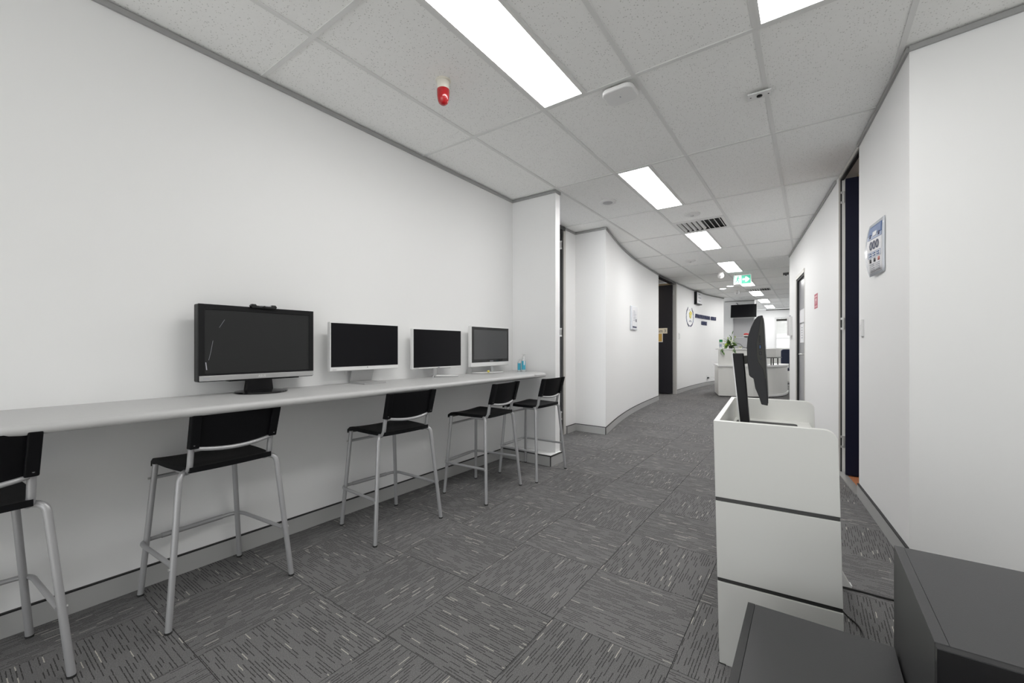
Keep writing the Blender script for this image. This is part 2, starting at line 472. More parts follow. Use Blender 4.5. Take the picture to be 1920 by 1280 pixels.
for xi in range(len(GX) - 1):
    x0, x1 = GX[xi], GX[xi + 1]
    for yi in range(len(GYS) - 1):
        y0, y1 = GYS[yi], GYS[yi + 1]
        if y0 > 2.6 and x0 > .3: continue
        if not cell_seen(x0, x1, y0, y1): continue
        k = round((y0 - 1.09) / 1.19)
        if (x0, k) in light_cells:
            ceil_tile(x0 + .295, x1, y0, y1); tee(x0 + .295, y0, x0 + .295, y1)
        elif x0 == -1.38 and k in (3, 9):
            ceil_tile(x0, x1, y0, y0 + .64); tee(x0, y0 + .64, x1, y0 + .64)      # the air diffuser fills the far half
        else:
            ceil_tile(x0, x1, y0, y1)
        tee(x0, y0, x1, y0); tee(x0, y1, x1, y1) if yi == len(GYS) - 2 else None
for x in GX[1:-1]:
    y1 = 18.9 if x < .3 else 3.47
    tee(x, -.1, x, y1, 'main_tee')

# ---- walls
wall('wall_left', [(LW, -4.1), (LW, 3.50)])
struct(MB().box((LW - .1, 3.50, 0), (-1.985, 3.585, CEIL)).build('wall_left_return', 'paint'))
pl = struct(MB().box((LW - .05, 3.345, 0), (-1.945, 3.585, .088)).build('baseboard_return', 'paint'))
MB().box((LW, 3.333, 0), (-1.945, 3.345, .088)).build('front_board', 'skirting', pl)
MB().box((-1.945, 3.338, 0), (-1.933, 3.585, .088)).build('end_board', 'skirting', pl)
MB().box((LW, 3.332, .088), (-1.932, 3.35, .095)).build('reveal_strip', 'black_reveal', pl)
MB().box((-1.950, 3.345, .088), (-1.932, 3.585, .095)).build('reveal_strip', 'black_reveal', pl)
MB().box((-1.947, 3.331, 0), (-1.940, 3.334, .092)).build('reveal_strip', 'black_reveal', pl)
wall('wall_left_far', left_far)
wall('wall_left_beyond', curve2 + [(-2.27, 14.25), (-3.2, 14.40)], .1)
wall('wall_right_near', list(reversed(right1)))
wall('wall_right', list(reversed(right2)))
wall('wall_right_far', [(3.3, 8.28)] + [(-.277, 8.28)] + list(reversed(right3))[1:])
wall('wall_right_header', [right3[0], right2[-1]], .1, 2.13, CEIL)
wall('wall_near_right', near_r[::-1] if False else [near_r[1], near_r[0]][::-1], -.1)
wall('wall_side_right', [(3.3, 2.43), (3.3, -4.1)])
struct(MB().box((LW - .1, -4.2, 0), (3.4, -4.1, .08)).box((LW - .1, -4.2, 2.5), (3.4, -4.1, CEIL)).box((LW - .1, -4.2, .08), (-2.1, -4.1, 2.5)).box((2.9, -4.2, .08), (3.4, -4.1, 2.5)).build('wall_back', 'paint'))
w3 = struct(MB().box((-2.1, -4.17, .08), (2.9, -4.14, .13)).build('window_added', 'alu_frame'))  # unseen window added behind the camera to let daylight in
for xx in (-2.1, -.45, 1.2, 2.85): MB().box((xx, -4.17, .13), (xx + .05, -4.14, 2.5)).build('window_frame', 'alu_frame', w3)
wall('wall_hall_right', [(3.3, 20.0), (3.3, 8.28)])

skirting('baseboard_left', [(LW, -4.0), (LW, 3.333)])
skirting('baseboard_left_far', [(-2.52, 4.71), (-2.52, 4.972)] + curve1)
skirting('baseboard_left_beyond', curve2)
skirting('baseboard_right_near', list(reversed(right1)))
skirting('baseboard_right', list(reversed(right2)))
skirting('baseboard_right_far', list(reversed(right3)))
skirting('baseboard_near_right', [(3.2, 2.444), (.404, 2.858)][::-1] if False else [(.404, 2.858), (3.2, 2.444)], th=-.012) if False else None
ceiling_trim([(LW, -4.0), (LW, 3.50), (-1.985, 3.50), (-1.985, 3.585)])
ceiling_trim(left_far)
ceiling_trim(curve2)
ceiling_trim([(-.277, 8.28)] + [right3[0], right2[-1]] + list(reversed(right2))[1:-1] + [(.195, 4.77)])
ceiling_trim(list(reversed(right1)))
struct(ribbon(MB(), [(.404, 2.858), (3.2, 2.444)], [(.402, 2.846), (3.198, 2.432)], CEIL - .026, CEIL - .001).build('trim_6', 'wall_angle'))
# black corner joints of the skirting
def sk_joint(x, y, parent):
    MB().box((x - .004, y - .004, 0), (x + .004, y + .004, .09)).build('joint_strip', 'black_reveal', parent)
sk_joint(-2.082, 4.940, bpy.data.objects['baseboard_left_far'])
sk_joint(-2.509, 4.716, bpy.data.objects['baseboard_left_far'])

# ---- far end of the hall: stub wall, window wall, bulkhead
wa = struct(MB().box((-3.2, 15.40, 0), (-2.06, 15.5, CEIL)).box((-2.06, 15.40, 2.03), (-1.44, 15.5, CEIL)).box((-2.06, 15.40, 0), (-1.44, 15.5, .9)).build('wall_hall_stub', 'paint'))
wn_ = struct(MB().box((-2.06, 15.44, .9), (-1.44, 15.47, 2.03)).build('window_1', 'blind_grey'))
MB().box((-2.09, 15.37, .88), (-2.055, 15.41, 2.06)).build('window_frame', 'white_plastic', wn_)
MB().box((-1.475, 15.37, .88), (-1.44, 15.41, 2.06)).build('window_frame', 'white_plastic', wn_)
MB().box((-2.055, 15.37, 2.03), (-1.475, 15.41, 2.06)).build('window_frame', 'white_plastic', wn_)
MB().box((-2.055, 15.44, 1.40), (-1.475, 15.432, 1.41)).build('blind_slat', 'white_plastic', wn_)
ceiling_trim([(-2.3, 15.40), (-1.44, 15.40)])
wb = struct(MB().box((-3.2, 19.6, 2.26), (3.3, 19.75, CEIL)).box((-3.2, 19.6, 0), (3.3, 19.75, .85)).box((-3.2, 19.6, .85), (-1.15, 19.75, 2.26)).box((1.2, 19.6, .85), (3.3, 19.75, 2.26)).build('wall_far', 'paint'))
ceiling_trim([(-1.44, 19.6), (3.2, 19.6)], h=.045).data.materials[0] = MATS['alu_dark']
w2 = struct(MB().box((-1.15, 19.66, .85), (1.2, 19.672, 2.26)).build('window_2', 'window_glass'))
for xx in (-1.15, -.40, .38, 1.14):
    MB().box((xx, 19.62, .85), (xx + .06, 19.70, 2.26)).build('window_frame', 'white_plastic', w2)
for zz in (.85, 1.42, 2.22):
    MB().box((-1.09, 19.625, zz), (1.14, 19.695, zz + .045)).build('window_frame', 'white_plastic', w2)
MB().box((-1.09, 19.55, 2.12), (1.14, 19.60, 2.20)).build('blind_roll', 'side_vent', w2)
# pale brick building outside the far window
ob = struct(MB().box((-5, 24.0, -2), (5, 24.3, 6)).build('wall_outside', 'mortar'))
brick = MB().box((-.115, -.01, -.038), (.115, .012, .038)).mesh('brick', 'brick_pale')
for r_ in range(9):
    for c_ in range(8):
        share('brick', brick, ob, (-1.35 + c_ * .245 + (r_ % 2) * .12, 23.99, 1.75 + r_ * .09))

# ---- door 1: full-height doorway beside the return wall, dark door swung in
def hinge(parent, x, y, z, w=.012):
    h = MB()
    h.lathe([(.007, -.05), (.007, .05)], (x, y, z), 8)
    h.box((x - w, y - .003, z - .052), (x + w, y + .003, z - .034)); h.box((x - w, y - .003, z + .034), (x + w, y + .003, z + .052))
    h.build('hinge', 'alu', parent)
d1 = struct(MB().box((-2.62, 4.64, 0), (-2.512, 4.69, CEIL - .02)).build('door_1', 'alu_frame'))
MB().box((-2.62, 3.585, CEIL - .05), (-2.50, 4.66, CEIL - .002)).build('door_head', 'alu_dark', d1)
MB().box((-3.35, 4.575, .012), (-2.512, 4.615, 2.545)).build('door_leaf', 'black_gloss', d1)
for z in (.25, 1.28, 2.36): hinge(d1, -2.512, 4.566, z)

# ---- door 3 (left, further on): charcoal door swung in
d3 = struct(MB().box((-2.655, 10.14, 0), (-2.535, 10.20, CEIL - .02)).build('door_2', 'alu_frame'))
MB().box((-2.655, 8.80, CEIL - .045), (-2.545, 10.16, CEIL - .002)).build('door_head', 'alu_dark', d3)
MB().box((-2.655, 8.78, 0), (-2.556, 8.815, CEIL - .02)).build('door_jamb', 'alu_frame', d3)
MB().box((-3.50, 10.045, .012), (-2.60, 10.085, 2.535)).build('door_leaf', 'charcoal_door', d3)
for z in (.25, 1.26, 2.36): hinge(d3, -2.575, 10.065, z, .02)
c3 = struct(MB().box((-4.1, 10.20, 0), (-2.65, 10.30, CEIL)).build('wall_classroom', 'paint'))
MB().box((-4.1, 10.17, 2.545), (-2.66, 10.20, 2.60)).build('door_lining', 'wood_frame', c3)
struct(MB().box((-4.2, 3.4, 0), (-4.1, 14.6, CEIL)).build('wall_classroom_side', 'paint'))

# ---- door on the right: navy door swung into a timber-floored room
d4 = struct(MB().box((.205, 4.665, 0), (.325, 4.70, CEIL - .02)).build('door_3', 'alu_frame'))
MB().box((.2165, 4.660, .005), (.2265, 4.667, CEIL - .03)).build('seal', 'black_reveal', d4)
MB().box((.2275, 4.655, .005), (.262, 4.668, CEIL - .03)).build('jamb_face', 'white_plastic', d4)
MB().box((.244, 4.590, .02), (.262, 4.655, 2.52)).build('leaf_edge', 'alu_frame', d4)
hd = MB(); ribbon(hd, [(.292, 4.0), (.206, 4.68)], [(.41, 4.01), (.325, 4.69)], CEIL - .03, CEIL - .002); hd.build('door_head', 'alu_frame', d4)
hd = MB(); ribbon(hd, [(.30, 4.0), (.214, 4.68)], [(.325, 4.0), (.238, 4.68)], CEIL - .046, CEIL - .03); hd.build('head_seal', 'black_reveal', d4)
MB().box((.245, 4.545, .012), (1.02, 4.585, 2.53)).build('door_leaf', 'navy_door', d4)
for z in (.28, 1.30, 2.39): hinge(d4, .238, 4.60, z, .022)
th = MB(); ribbon(th, [(.272, 4.0), (.185, 4.69)], [(.33, 4.0), (.243, 4.69)], .0, .008); th.build('threshold', 'alu', d4)
struct(MB().prism([(.355, 3.75, -.004), (.243, 4.70, -.004), (.243, 4.9, -.004), (2.6, 4.9, -.004), (2.6, 2.8, -.004), (.6, 2.98, -.004)], (0, 0, .008)).build('floor_office', 'wood_floor'))
wo = struct(MB().box((.31, 4.75, 0), (2.6, 4.85, CEIL)).build('wall_office', 'paint'))
MB().box((.33, 4.70, 2.545), (2.6, 4.75, 2.595)).build('cornice', 'wood_frame', wo)
struct(MB().box((2.6, 2.6, 0), (2.7, 4.85, CEIL)).build('wall_office_side', 'paint'))

# ---- glazed door further along the right wall
ax = Vector((right3[0][0], right3[0][1], 0)); bx_ = Vector((right2[-1][0], right2[-1][1], 0)); dd = (bx_ - ax).normalized(); nn = Vector((dd.y, -dd.x, 0))
nn = nn if nn.x > 0 else -nn        # into the wall
Wd = (bx_ - ax).length
Md = Matrix((dd, nn, Vector((0, 0, 1)))).transposed().to_4x4(); Md.translation = ax
d5 = struct(MB().box((0, -.006, 0), (.05, .10, 2.13)).box((Wd - .05, -.002, 0), (Wd, .10, 2.13)).box((.05, -.006, 2.08), (Wd - .05, .10, 2.13)).xf(Md).build('door_4', 'alu_frame'))
MB().box((.05, .006, 0), (.075, .09, 2.08)).box((.075, .006, 2.055), (Wd - .05, .09, 2.08)).xf(Md).build('seal', 'black_reveal', d5)
MB().box((.075, .03, .01), (Wd - .052, .07, 2.055)).xf(Md).build('door_leaf', 'door_grey', d5)
MB().tube(rounded([(Wd - .12, .03, 1.0), (Wd - .12, -.03, 1.0), (Wd - .26, -.03, 1.0)], .02), .009).xf(Md).build('handle', 'alu', d5, True)
MB().lathe([(.022, 0), (.022, .012)], (Wd - .12, .018, 1.30), 12, 'y').xf(Md).build('lock', 'alu', d5, True)
pn = MB().box((.20, .022, 1.44), (.62, .03, 1.62)).xf(Md).build('notice', 'paper'); tag(pn, 'upper white paper notice stuck on grey glazed door', 'notice')
pn = MB().box((.26, .020, 1.16), (.60, .03, 1.415)).xf(Md).build('notice', 'paper'); tag(pn, 'lower white paper notice stuck on grey glazed door', 'notice')
for k in range(5):
    MB().box((.38, .018, 1.36 - k * .035), (.48, .0205, 1.372 - k * .035)).xf(Md).build('print_line', 'ink_grey', pn)

# ------------------------------------------------------------------ ceiling lights
def panel_light(x0, y0, label, w=.29, d=1.19, m='lamp', group='ceiling light panels'):
    t = empty('ceiling_light', (x0 + w / 2, y0 + d / 2, CEIL), 0, label, 'ceiling light', group)
    a, b = w / 2 - .004, d / 2 - .012; f = .014
    MB().box((-a, -b, -.001), (-a + f, b, .02)).box((a - f, -b, -.001), (a, b, .02)).box((-a + f, -b, -.001), (a - f, -b + f, .02)).box((-a + f, b - f, -.001), (a - f, b, .02)).build('light_frame', 'lamp_frame', t)
    MB().box((-a + f, -b + f, -.0007), (a - f, b - f, .012)).build('diffuser_panel', m, t)
    MB().box((-a, -b, .0125), (a, b, .024)).build('housing', 'lamp_frame', t)
    return t
names = ['long bright ceiling light panel nearest camera, beside the red beacon', 'ceiling light panel just before the slatted air vent', 'ceiling light panel right behind the slatted air vent',
         'fourth ceiling light panel along the corridor, just before exit sign', 'ceiling light panel behind the exit sign', 'ceiling light panel beyond the small far air vent',
         'second last ceiling light panel down the hall', 'last ceiling light panel by the far bulkhead']
for n, k in enumerate((0, 2, 4, 6, 8, 10, 12, 14)):
    panel_light(-1.373, 1.09 + 1.19 * k, names[n], m='lamp_hall' if k else 'lamp')
panel_light(-.203, 1.09, 'bright ceiling light panel cut off by top edge of photo')
for x0, y0, off in ((-.203, -1.29, 'added unseen ceiling light panel just behind the camera'), (.967, -3.67, 'added unseen ceiling light panel by the added front window')):  # unseen panels added to light the front room from behind
    panel_light(x0, y0, off)
for x0, y0, off2 in ((.967, 10.61, 'ceiling light panel round the corner nearest the right wall end'), (.967, 14.18, 'ceiling light panel round the corner, middle of three'), (.967, 17.75, 'ceiling light panel round the corner beside the far window')):
    panel_light(x0, y0, off2, m='lamp_hall')
panel_light(.9, 3.2, 'added unseen warm ceiling light panel inside the timber floored room', m='lamp_warm')  # unseen panel added so the room interior is not black
panel_light(-3.6, 8.3, 'added unseen warm ceiling light panel inside the classroom behind charcoal door', m='lamp_warm')  # also added out of sight, to light the classroom interior
panel_light(-3.6, 12.2, 'hidden ceiling light panel behind the logo wall')
for x, y, lab in ((-1.826, 11.90, 'small round downlight nearer the logo wall'), (-1.60, 11.50, 'small round downlight nearer the exit sign')):
    t = empty('downlight', (x, y, CEIL), 0, lab, 'downlight')
    MB().lathe([(.09, .004), (.09, -.004), (.075, -.008)], seg=20).build('ring', 'lamp_frame', t, True)
    MB().lathe([(.07, -.006), (.07, -.011)], seg=20).build('lens', 'downlight', t, True)

# ---- slatted air diffusers
def diffuser(x0, y0, label):
    w, d = .565, .52
    t = empty('air_vent', (x0 + w / 2, y0 + d / 2, CEIL), 0, label, 'air vent', 'ceiling air vents')
    a, b, f = w / 2, d / 2, .035
    MB().box((-a, -b, -.002), (-a + f, b, .004)).box((a - f, -b, -.002), (a, b, .004)).box((-a + f, -b, -.002), (a - f, -b + f, .004)).box((-a + f, b - f, -.002), (a - f, b, .004)).build('vent_frame', 'lamp_frame', t)
    MB().box((-a + f, -b + f, .022), (a - f, b - f, .026)).build('vent_back', 'black_reveal', t)
    MB().box((-a + f - .004, -b + f - .004, .004), (-a + f - .001, b - f + .004, .026)).box((a - f + .001, -b + f - .004, .004), (a - f + .004, b - f + .004, .026)).box((-a + f, -b + f - .004, .004), (a - f, -b + f - .001, .026)).box((-a + f, b - f + .001, .004), (a - f, b - f + .004, .026)).build('vent_neck', 'black_reveal', t)
    sl = MB()
    s = .011
    sl.add([(-s, -(b - f), -.004), (-s + .004, -(b - f), -.004), (s + .004, -(b - f), .020), (s, -(b - f), .020), (-s, b - f, -.004), (-s + .004, b - f, -.004), (s + .004, b - f, .020), (s, b - f, .020)],
           [(0, 1, 2, 3), (7, 6, 5, 4), (0, 4, 5, 1), (1, 5, 6, 2), (2, 6, 7, 3), (3, 7, 4, 0)])
    me = sl.mesh('vent_slat', 'lamp_frame')
    n = 9
    for i in range(n):
        x = -a + f + .022 + (w - 2 * f - .044) * i / (n - 1)
        o = share('vent_slat', me, t, (x, 0, 0))
        if i > n / 2: o.rotation_euler = (0, 0, pi)
    return t
diffuser(-1.373, 5.31, 'slatted white ceiling air vent between second and third lights')
diffuser(-1.373, 12.46, 'small far ceiling air vent behind the exit sign')

# ---- ceiling fittings
t = empty('alarm_beacon', (-1.69, 1.70, CEIL), 0, 'red domed alarm beacon on cream base hanging from ceiling tile', 'alarm beacon')
MB().lathe([(.042, .006), (.042, 0), (.034, -.004), (.033, -.05), (.030, -.052)], seg=24).build('base', 'cream_plastic', t, True)
MB().lathe([(.035, -.048), (.036, -.056), (.0345, -.085), (.031, -.108), (.024, -.124), (.013, -.132), (.003, -.134)], seg=24).build('lens', 'red_lens', t, True)
t = empty('wireless_access_point', (-.905, 2.365, CEIL), 0, 'white rounded wireless access point below the ceiling grid', 'access point')
def rrect(w, h, r, n=5, z=0):
    pts = []
    for cx, cy, a0 in ((w / 2 - r, h / 2 - r, 0), (-w / 2 + r, h / 2 - r, pi / 2), (-w / 2 + r, -h / 2 + r, pi), (w / 2 - r, -h / 2 + r, 1.5 * pi)):
        for k in range(n + 1):
            a = a0 + pi / 2 * k / n; pts.append((cx + r * math.cos(a), cy + r * math.sin(a), z))
    return pts
MB().prism(rrect(.185, .165, .045, 6, -.036), (0, 0, .026)).build('cover', 'white_plastic', t, False, .008, 3)
MB().box((-.05, -.05, -.012), (.05, .05, .006)).build('bracket', 'alu_dark', t)
MB().box((-.005, -.004, -.0375), (.004, .004, -.036)).box((-.002, -.010, -.0375), (.002, -.004, -.036)).build('mark', 'ink_grey', t)
t = empty('motion_sensor', (-.243, 2.855, CEIL), math.radians(3), 'small white sensor plate with black eye on ceiling tee', 'sensor')
MB().box((-.06, -.036, -.020), (.06, .036, -.011)).build('plate', 'white_plastic', t, False, .002)
MB().box((-.055, .0, -.011), (.055, .034, .0005)).build('bracket', 'black_reveal', t)
MB().lathe([(.015, -.020), (.015, -.024), (.009, -.026)], seg=18).build('eye', 'black_gloss', t, True)
for s in (-1, 1): MB().lathe([(.004, -.020), (.004, -.0215)], (s * .045, 0, 0), 8).build('screw', 'ink_dark', t)
t = empty('ceiling_speaker', (-1.71, 4.11, CEIL), 0, 'round flush ceiling speaker with grey grille left of second light', 'speaker')
MB().lathe([(.085, .008), (.085, -.002), (.078, -.007), (.058, -.006)], seg=28).build('rim', 'lamp_frame', t, True)
MB().lathe([(.050, -.005), (.050, -.009)], seg=24).build('grille', 'blind_grey', t, True)
def small_disc(x, y, label, name='smoke_detector'):
    t = empty(name, (x, y, CEIL), 0, label, name.replace('_', ' '))
    MB().lathe([(.085, .008), (.085, -.003), (.07, -.009), (.03, -.010)], seg=24).build('plate', 'lamp_frame', t, True)
    MB().lathe([(.018, -.009), (.016, -.022), (.008, -.026)], seg=12).build('head', 'silver_light', t, True)
small_disc(-1.09, 5.05, 'flush round sprinkler plate in front of slatted air vent', 'sprinkler')
small_disc(-1.71, 7.78, 'small round sprinkler on ceiling above curved white wall', 'sprinkler')
small_disc(-1.70, 14.45, 'far round sprinkler near the hanging television', 'sprinkler')
def dome_cam(x, y, label):
    t = empty('security_camera', (x, y, CEIL), 0, label, 'security camera')
    MB().lathe([(.055, .004), (.055, -.03), (.05, -.04)], seg=18).build('base', 'white_plastic', t, True)
    MB().lathe([(.062, -.04), (.062, -.07), (.05, -.10), (.025, -.12), (.004, -.125)], seg=18).build('dome', 'white_plastic', t, True)
    MB().lathe([(.016, 0), (.016, .02)], (.01, -.070, -.075), 12, 'y').build('lens', 'silver', t, True)
dome_cam(-1.478, 9.36, 'white dome security camera left of the exit sign')
dome_cam(-1.60, 12.60, 'small white security camera further back above the television')
t = empty('ceiling_box', (-.40, 10.15, CEIL), 0, 'tiny dark sensor on ceiling by the right wall end', 'sensor')
MB().box((-.05, -.03, -.04), (.05, .03, .004)).build('body', 'alu_dark', t)
MB().lathe([(.015, -.04), (.012, -.055)], seg=10).build('eye', 'black_gloss', t)

# ---- exit sign
t = empty('exit_sign', (-1.13, 9.72, 0), 0, 'green and white running man exit sign hanging from ceiling', 'exit sign')
zx0, zx1 = 2.385, 2.575
MB().box((-.16, -.015, zx0), (.16, .015, zx1)).build('housing', 'white_plastic', t)
MB().box((-.15, -.018, zx0 + .012), (-.015, -.0145, zx1 - .014)).build('white_panel', 'exit_white', t)
MB().box((-.015, -.018, zx0 + .012), (.15, -.0145, zx1 - .014)).build('green_panel', 'exit_green', t)
zc = (zx0 + zx1) / 2
MB().prism([(.0, -.018, zc + .018), (.055, -.018, zc + .018), (.05, -.018, zc + .052), (.08, -.018, zc + .052), (.135, -.018, zc), (.08, -.018, zc - .052), (.05, -.018, zc - .052), (.055, -.018, zc - .018), (.0, -.018, zc - .018)], (0, -.003, 0)).build('arrow', 'exit_white', t)
mn = MB()
mn.lathe([(.014, 0), (.014, .003)], (-.075, -.021, zc + .055), 12, 'y')
def limb(pts, w):
    for a, b in zip(pts[:-1], pts[1:]):
        a = Vector((a[0], -.0185, a[1])); b = Vector((b[0], -.0185, b[1])); d = (b - a).normalized(); n = Vector((-d.z, 0, d.x)) * w
        mn.prism([a + n - d * w * .5, b + n + d * w * .5, b - n + d * w * .5, a - n - d * w * .5], (0, -.002, 0))
limb([(-.078, zc + .035), (-.088, zc - .008)], .011)
limb([(-.088, zc - .008), (-.064, zc - .03), (-.07, zc - .066)], .007)
limb([(-.09, zc - .01), (-.105, zc - .035), (-.128, zc - .05)], .007)
limb([(-.078, zc + .032), (-.058, zc + .012), (-.042, zc + .02)], .0055)
limb([(-.082, zc + .032), (-.104, zc + .022), (-.108, zc + .0)], .0055)
mn.build('running_figure', 'exit_green', t)
MB().box((-.149, -.020, zx0 + .014), (-.139, -.0175, zx1 - .016)).build('door_mark', 'exit_green', t)
for s in (-1, 1): MB().tube([(s * .12, 0, zx1), (s * .12, 0, CEIL + .002)], .006, 8).build('hanger', 'alu', t)

# ------------------------------------------------------------------ wall counter
ct = empty('wall_counter', (-2.23, 1.0, .86), 0, 'long grey laminate bench counter fixed along the left wall', 'counter')
prof = [(LW + .0005, 0), (-1.985, 0)] + [(-1.985 + .018 * math.sin(a), -.018 + .018 * math.cos(a)) for a in [pi * k / 8 for k in range(1, 8)]] + [(-1.985, -.036), (LW + .0005, -.036)]
Y0, Y1 = -2.2, 3.10
o = MB().prism([(x + 2.23, Y0 - 1.0, z) for x, z in prof], (0, Y1 - Y0, 0)).build('worktop', 'laminate_grey', ct, True)
# rounded far end that runs to the return wall
endp = [(LW + .0005, 3.10), (-1.985, 3.10), (-1.968, 3.13)] + [(-1.968 - .02 * (1 - math.cos(a)), 3.26 + .06 * math.sin(a)) for a in [0, .5, 1.0, 1.5]] + [(-2.02, 3.36), (-2.10, 3.42), (-2.25, 3.475), (-2.33, 3.498), (LW + .0005, 3.498)]
MB().prism([(x + 2.23, y - 1.0, -.036) for x, y in endp], (0, 0, .036)).build('worktop_end', 'laminate_grey', ct, False, .010, 3)
# supporting batten under the top, on the wall
MB().box((LW + .001 + 2.23, -3.0, -.08), (LW + .03 + 2.23, 2.45, -.037)).build('wall_batten', 'paint', ct)

# ------------------------------------------------------------------ stools
def make_stool():
    t = empty('bar_stool', (0, 0, 0))
    R_ = .0115
    for s in (-1, 1):
        pts = [(.208, s * .243, .004)] + rounded([(.207, s * .242, .01), (.165, s * .192, .585), (.120, s * .148, .588)], .045, 6)[1:]
        lg = MB().tube(pts, R_, 12).build('leg', 'tube_silver', t, True)
        MB().lathe([(.0122, 0), (.0122, .008)], (.208, s * .243, 0), 12).build('foot_cap', 'rubber', lg)
        lg = MB().tube([(-.198, s * .203, .004), (-.166, s * .160, .578)], R_, 12).build('leg', 'tube_silver', t, True)
        MB().lathe([(.0122, 0), (.0122, .008)], (-.198, s * .203, 0), 12).build('foot_cap', 'rubber', lg)
        up = rounded([(.02, s * .150, .582), (.165, s * .158, .582), (.178, s * .158, .68), (.212, s * .158, .80)], .05, 6)
        MB().tube(up, R_, 12).build('back_upright', 'tube_silver', t, True)
    # under-seat bars
    MB().tube([(-.170, -.165, .517), (-.170, .165, .517)], .008, 10).build('seat_stretcher', 'tube_silver', t, True)
    MB().tube([(.02, -.15, .579), (.02, .15, .579)], .008, 10).build('under_seat_bar', 'tube_silver', t, True)
    fr = rounded([(.186, -.216, .235), (-.205, -.206, .235), (-.205, .206, .235), (.186, .216, .235)], .055, 6)
    ft = MB().tube(fr, .009, 10).build('footrest', 'tube_silver', t, True)
    MB().tube([(-.205, -.125, .235), (-.205, .125, .235)], .0115, 10).build('sleeve', 'tube_silver', ft, True)
    for s in (-1, 1):
        MB().lathe([(.006, -.006), (.006, .006)], (.1905, s * .231, .235), 8, 'y').build('bolt', 'alu', ft)
        MB().lathe([(.005, -.006), (.005, .006)], (-.170, s * .179, .517), 8, 'y').build('bolt', 'alu', t)
    # seat: dished sheet with waterfall front edge
    nx, ny = 12, 12; top = []; 
    for i in range(nx + 1):
        for j in range(ny + 1):
            a = i / nx; b = j / ny * 2 - 1
            x = -.195 + .375 * a
            w = .168 + .012 * math.sin(pi * min(1, a * 1.1)) - .006 * a
            z = .612 - .010 * (1 - b * b) * math.sin(pi * min(1, .15 + a)) - .004 * a
            if a < .17: z -= .026 * ((.17 - a) / .17) ** 2
            if a > .93: z += .003 * ((a - .93) / .07)
            x += .010 * (1 - b * b) * (1 if a > .9 else 0)
            top.append((x, b * w, z))
    vs = top + [(x, y, z - .022) for x, y, z in top]; fs = []; M_ = (nx + 1) * (ny + 1); W_ = ny + 1
    for i in range(nx):
        for j in range(ny):
            q = (i * W_ + j, i * W_ + j + 1, (i + 1) * W_ + j + 1, (i + 1) * W_ + j); fs.append(q); fs.append(tuple(M_ + k for k in reversed(q)))
    for i in range(nx):
        fs.append((i * W_, (i + 1) * W_, M_ + (i + 1) * W_, M_ + i * W_)); fs.append((i * W_ + ny, M_ + i * W_ + ny, M_ + (i + 1) * W_ + ny, (i + 1) * W_ + ny))
    for j in range(ny):
        fs.append((j, M_ + j, M_ + j + 1, j + 1)); k = nx * W_ + j; fs.append((k, k + 1, M_ + k + 1, M_ + k))
    MB().add(vs, fs).build('seat', 'stool_plastic', t, True)
    # backrest: curved shell, lower edge sagging in the middle
    nx, ny = 6, 14; top = []
    for i in range(nx + 1):
        for j in range(ny + 1):
            a = i / nx; b = j / ny * 2 - 1
            zb = .692 - .014 * (1 - b * b); zt = .834
            z = zb + (zt - zb) * a
            x = .190 + .036 * (z - .69) / .145 + .020 * (1 - b * b)
            top.append((x, b * (.163 + .004 * a), z))
    vs = top + [(x - .010, y, z) for x, y, z in top]; fs = []; M_ = (nx + 1) * (ny + 1); W_ = ny + 1
    for i in range(nx):
        for j in range(ny):
            q = (i * W_ + j, i * W_ + j + 1, (i + 1) * W_ + j + 1, (i + 1) * W_ + j); fs.append(q); fs.append(tuple(M_ + k for k in reversed(q)))
    for i in range(nx):
        fs.append((i * W_, (i + 1) * W_, M_ + (i + 1) * W_, M_ + i * W_)); fs.append((i * W_ + ny, M_ + i * W_ + ny, M_ + (i + 1) * W_ + ny, (i + 1) * W_ + ny))
    for j in range(ny):
        fs.append((j, M_ + j, M_ + j + 1, j + 1)); k = nx * W_ + j; fs.append((k, k + 1, M_ + k + 1, M_ + k))
    bk = MB().add(vs, fs).build('backrest', 'stool_plastic', t, True)
    for s in (-1, 1):
        MB().prism([(.172, s * .172, .688), (.206, s * .172, .688), (.244, s * .176, .836), (.212, s * .176, .836)], (0, -s * .034, 0)).build('side_sleeve', 'stool_plastic', bk, False, .004)
        MB().lathe([(.0045, 0), (.0045, .004)], (.206, s * .158, .706), 8, 'x').build('screw', 'alu', bk)
    rail = [(.190 + .022 * (1 - b * b), b * .150, .688 - .015 * (1 - b * b)) for b in [k / 8 - 1 for k in range(17)]]
    MB().tube(rail, .0085, 10).build('back_rail', 'tube_silver', t, True)
    return t
proto = make_stool()
stools = [(-2.205, .033, 2, 'black and silver bar stool cut off by left photo edge'),
          (-2.228, .768, 4, 'black bar stool with silver legs under the large black monitor'),
          (-2.150, 1.688, -2, 'black bar stool with silver legs in front of white-framed monitors, middle of five'),
          (-2.062, 2.487, 5, 'black bar stool with silver legs, second from the counter end'),
          (-2.012, 3.118, 0, 'black bar stool with silver legs at counter end by the wall stub')]
for i, (x, y, a, lab) in enumerate(stools):
    o = proto if i == 0 else copy_tree(proto)
    o.location = (x, y, 0); o.rotation_euler = (0, 0, math.radians(a)); tag(o, lab, 'bar stool', 'bar stools along the counter')

# ------------------------------------------------------------------ monitors on the counter (screens face +X)
ZT = .86
def slab(y0, y1, z0, z1, x0, x1): return MB().box((x0, y0, z0), (x1, y1, z1))
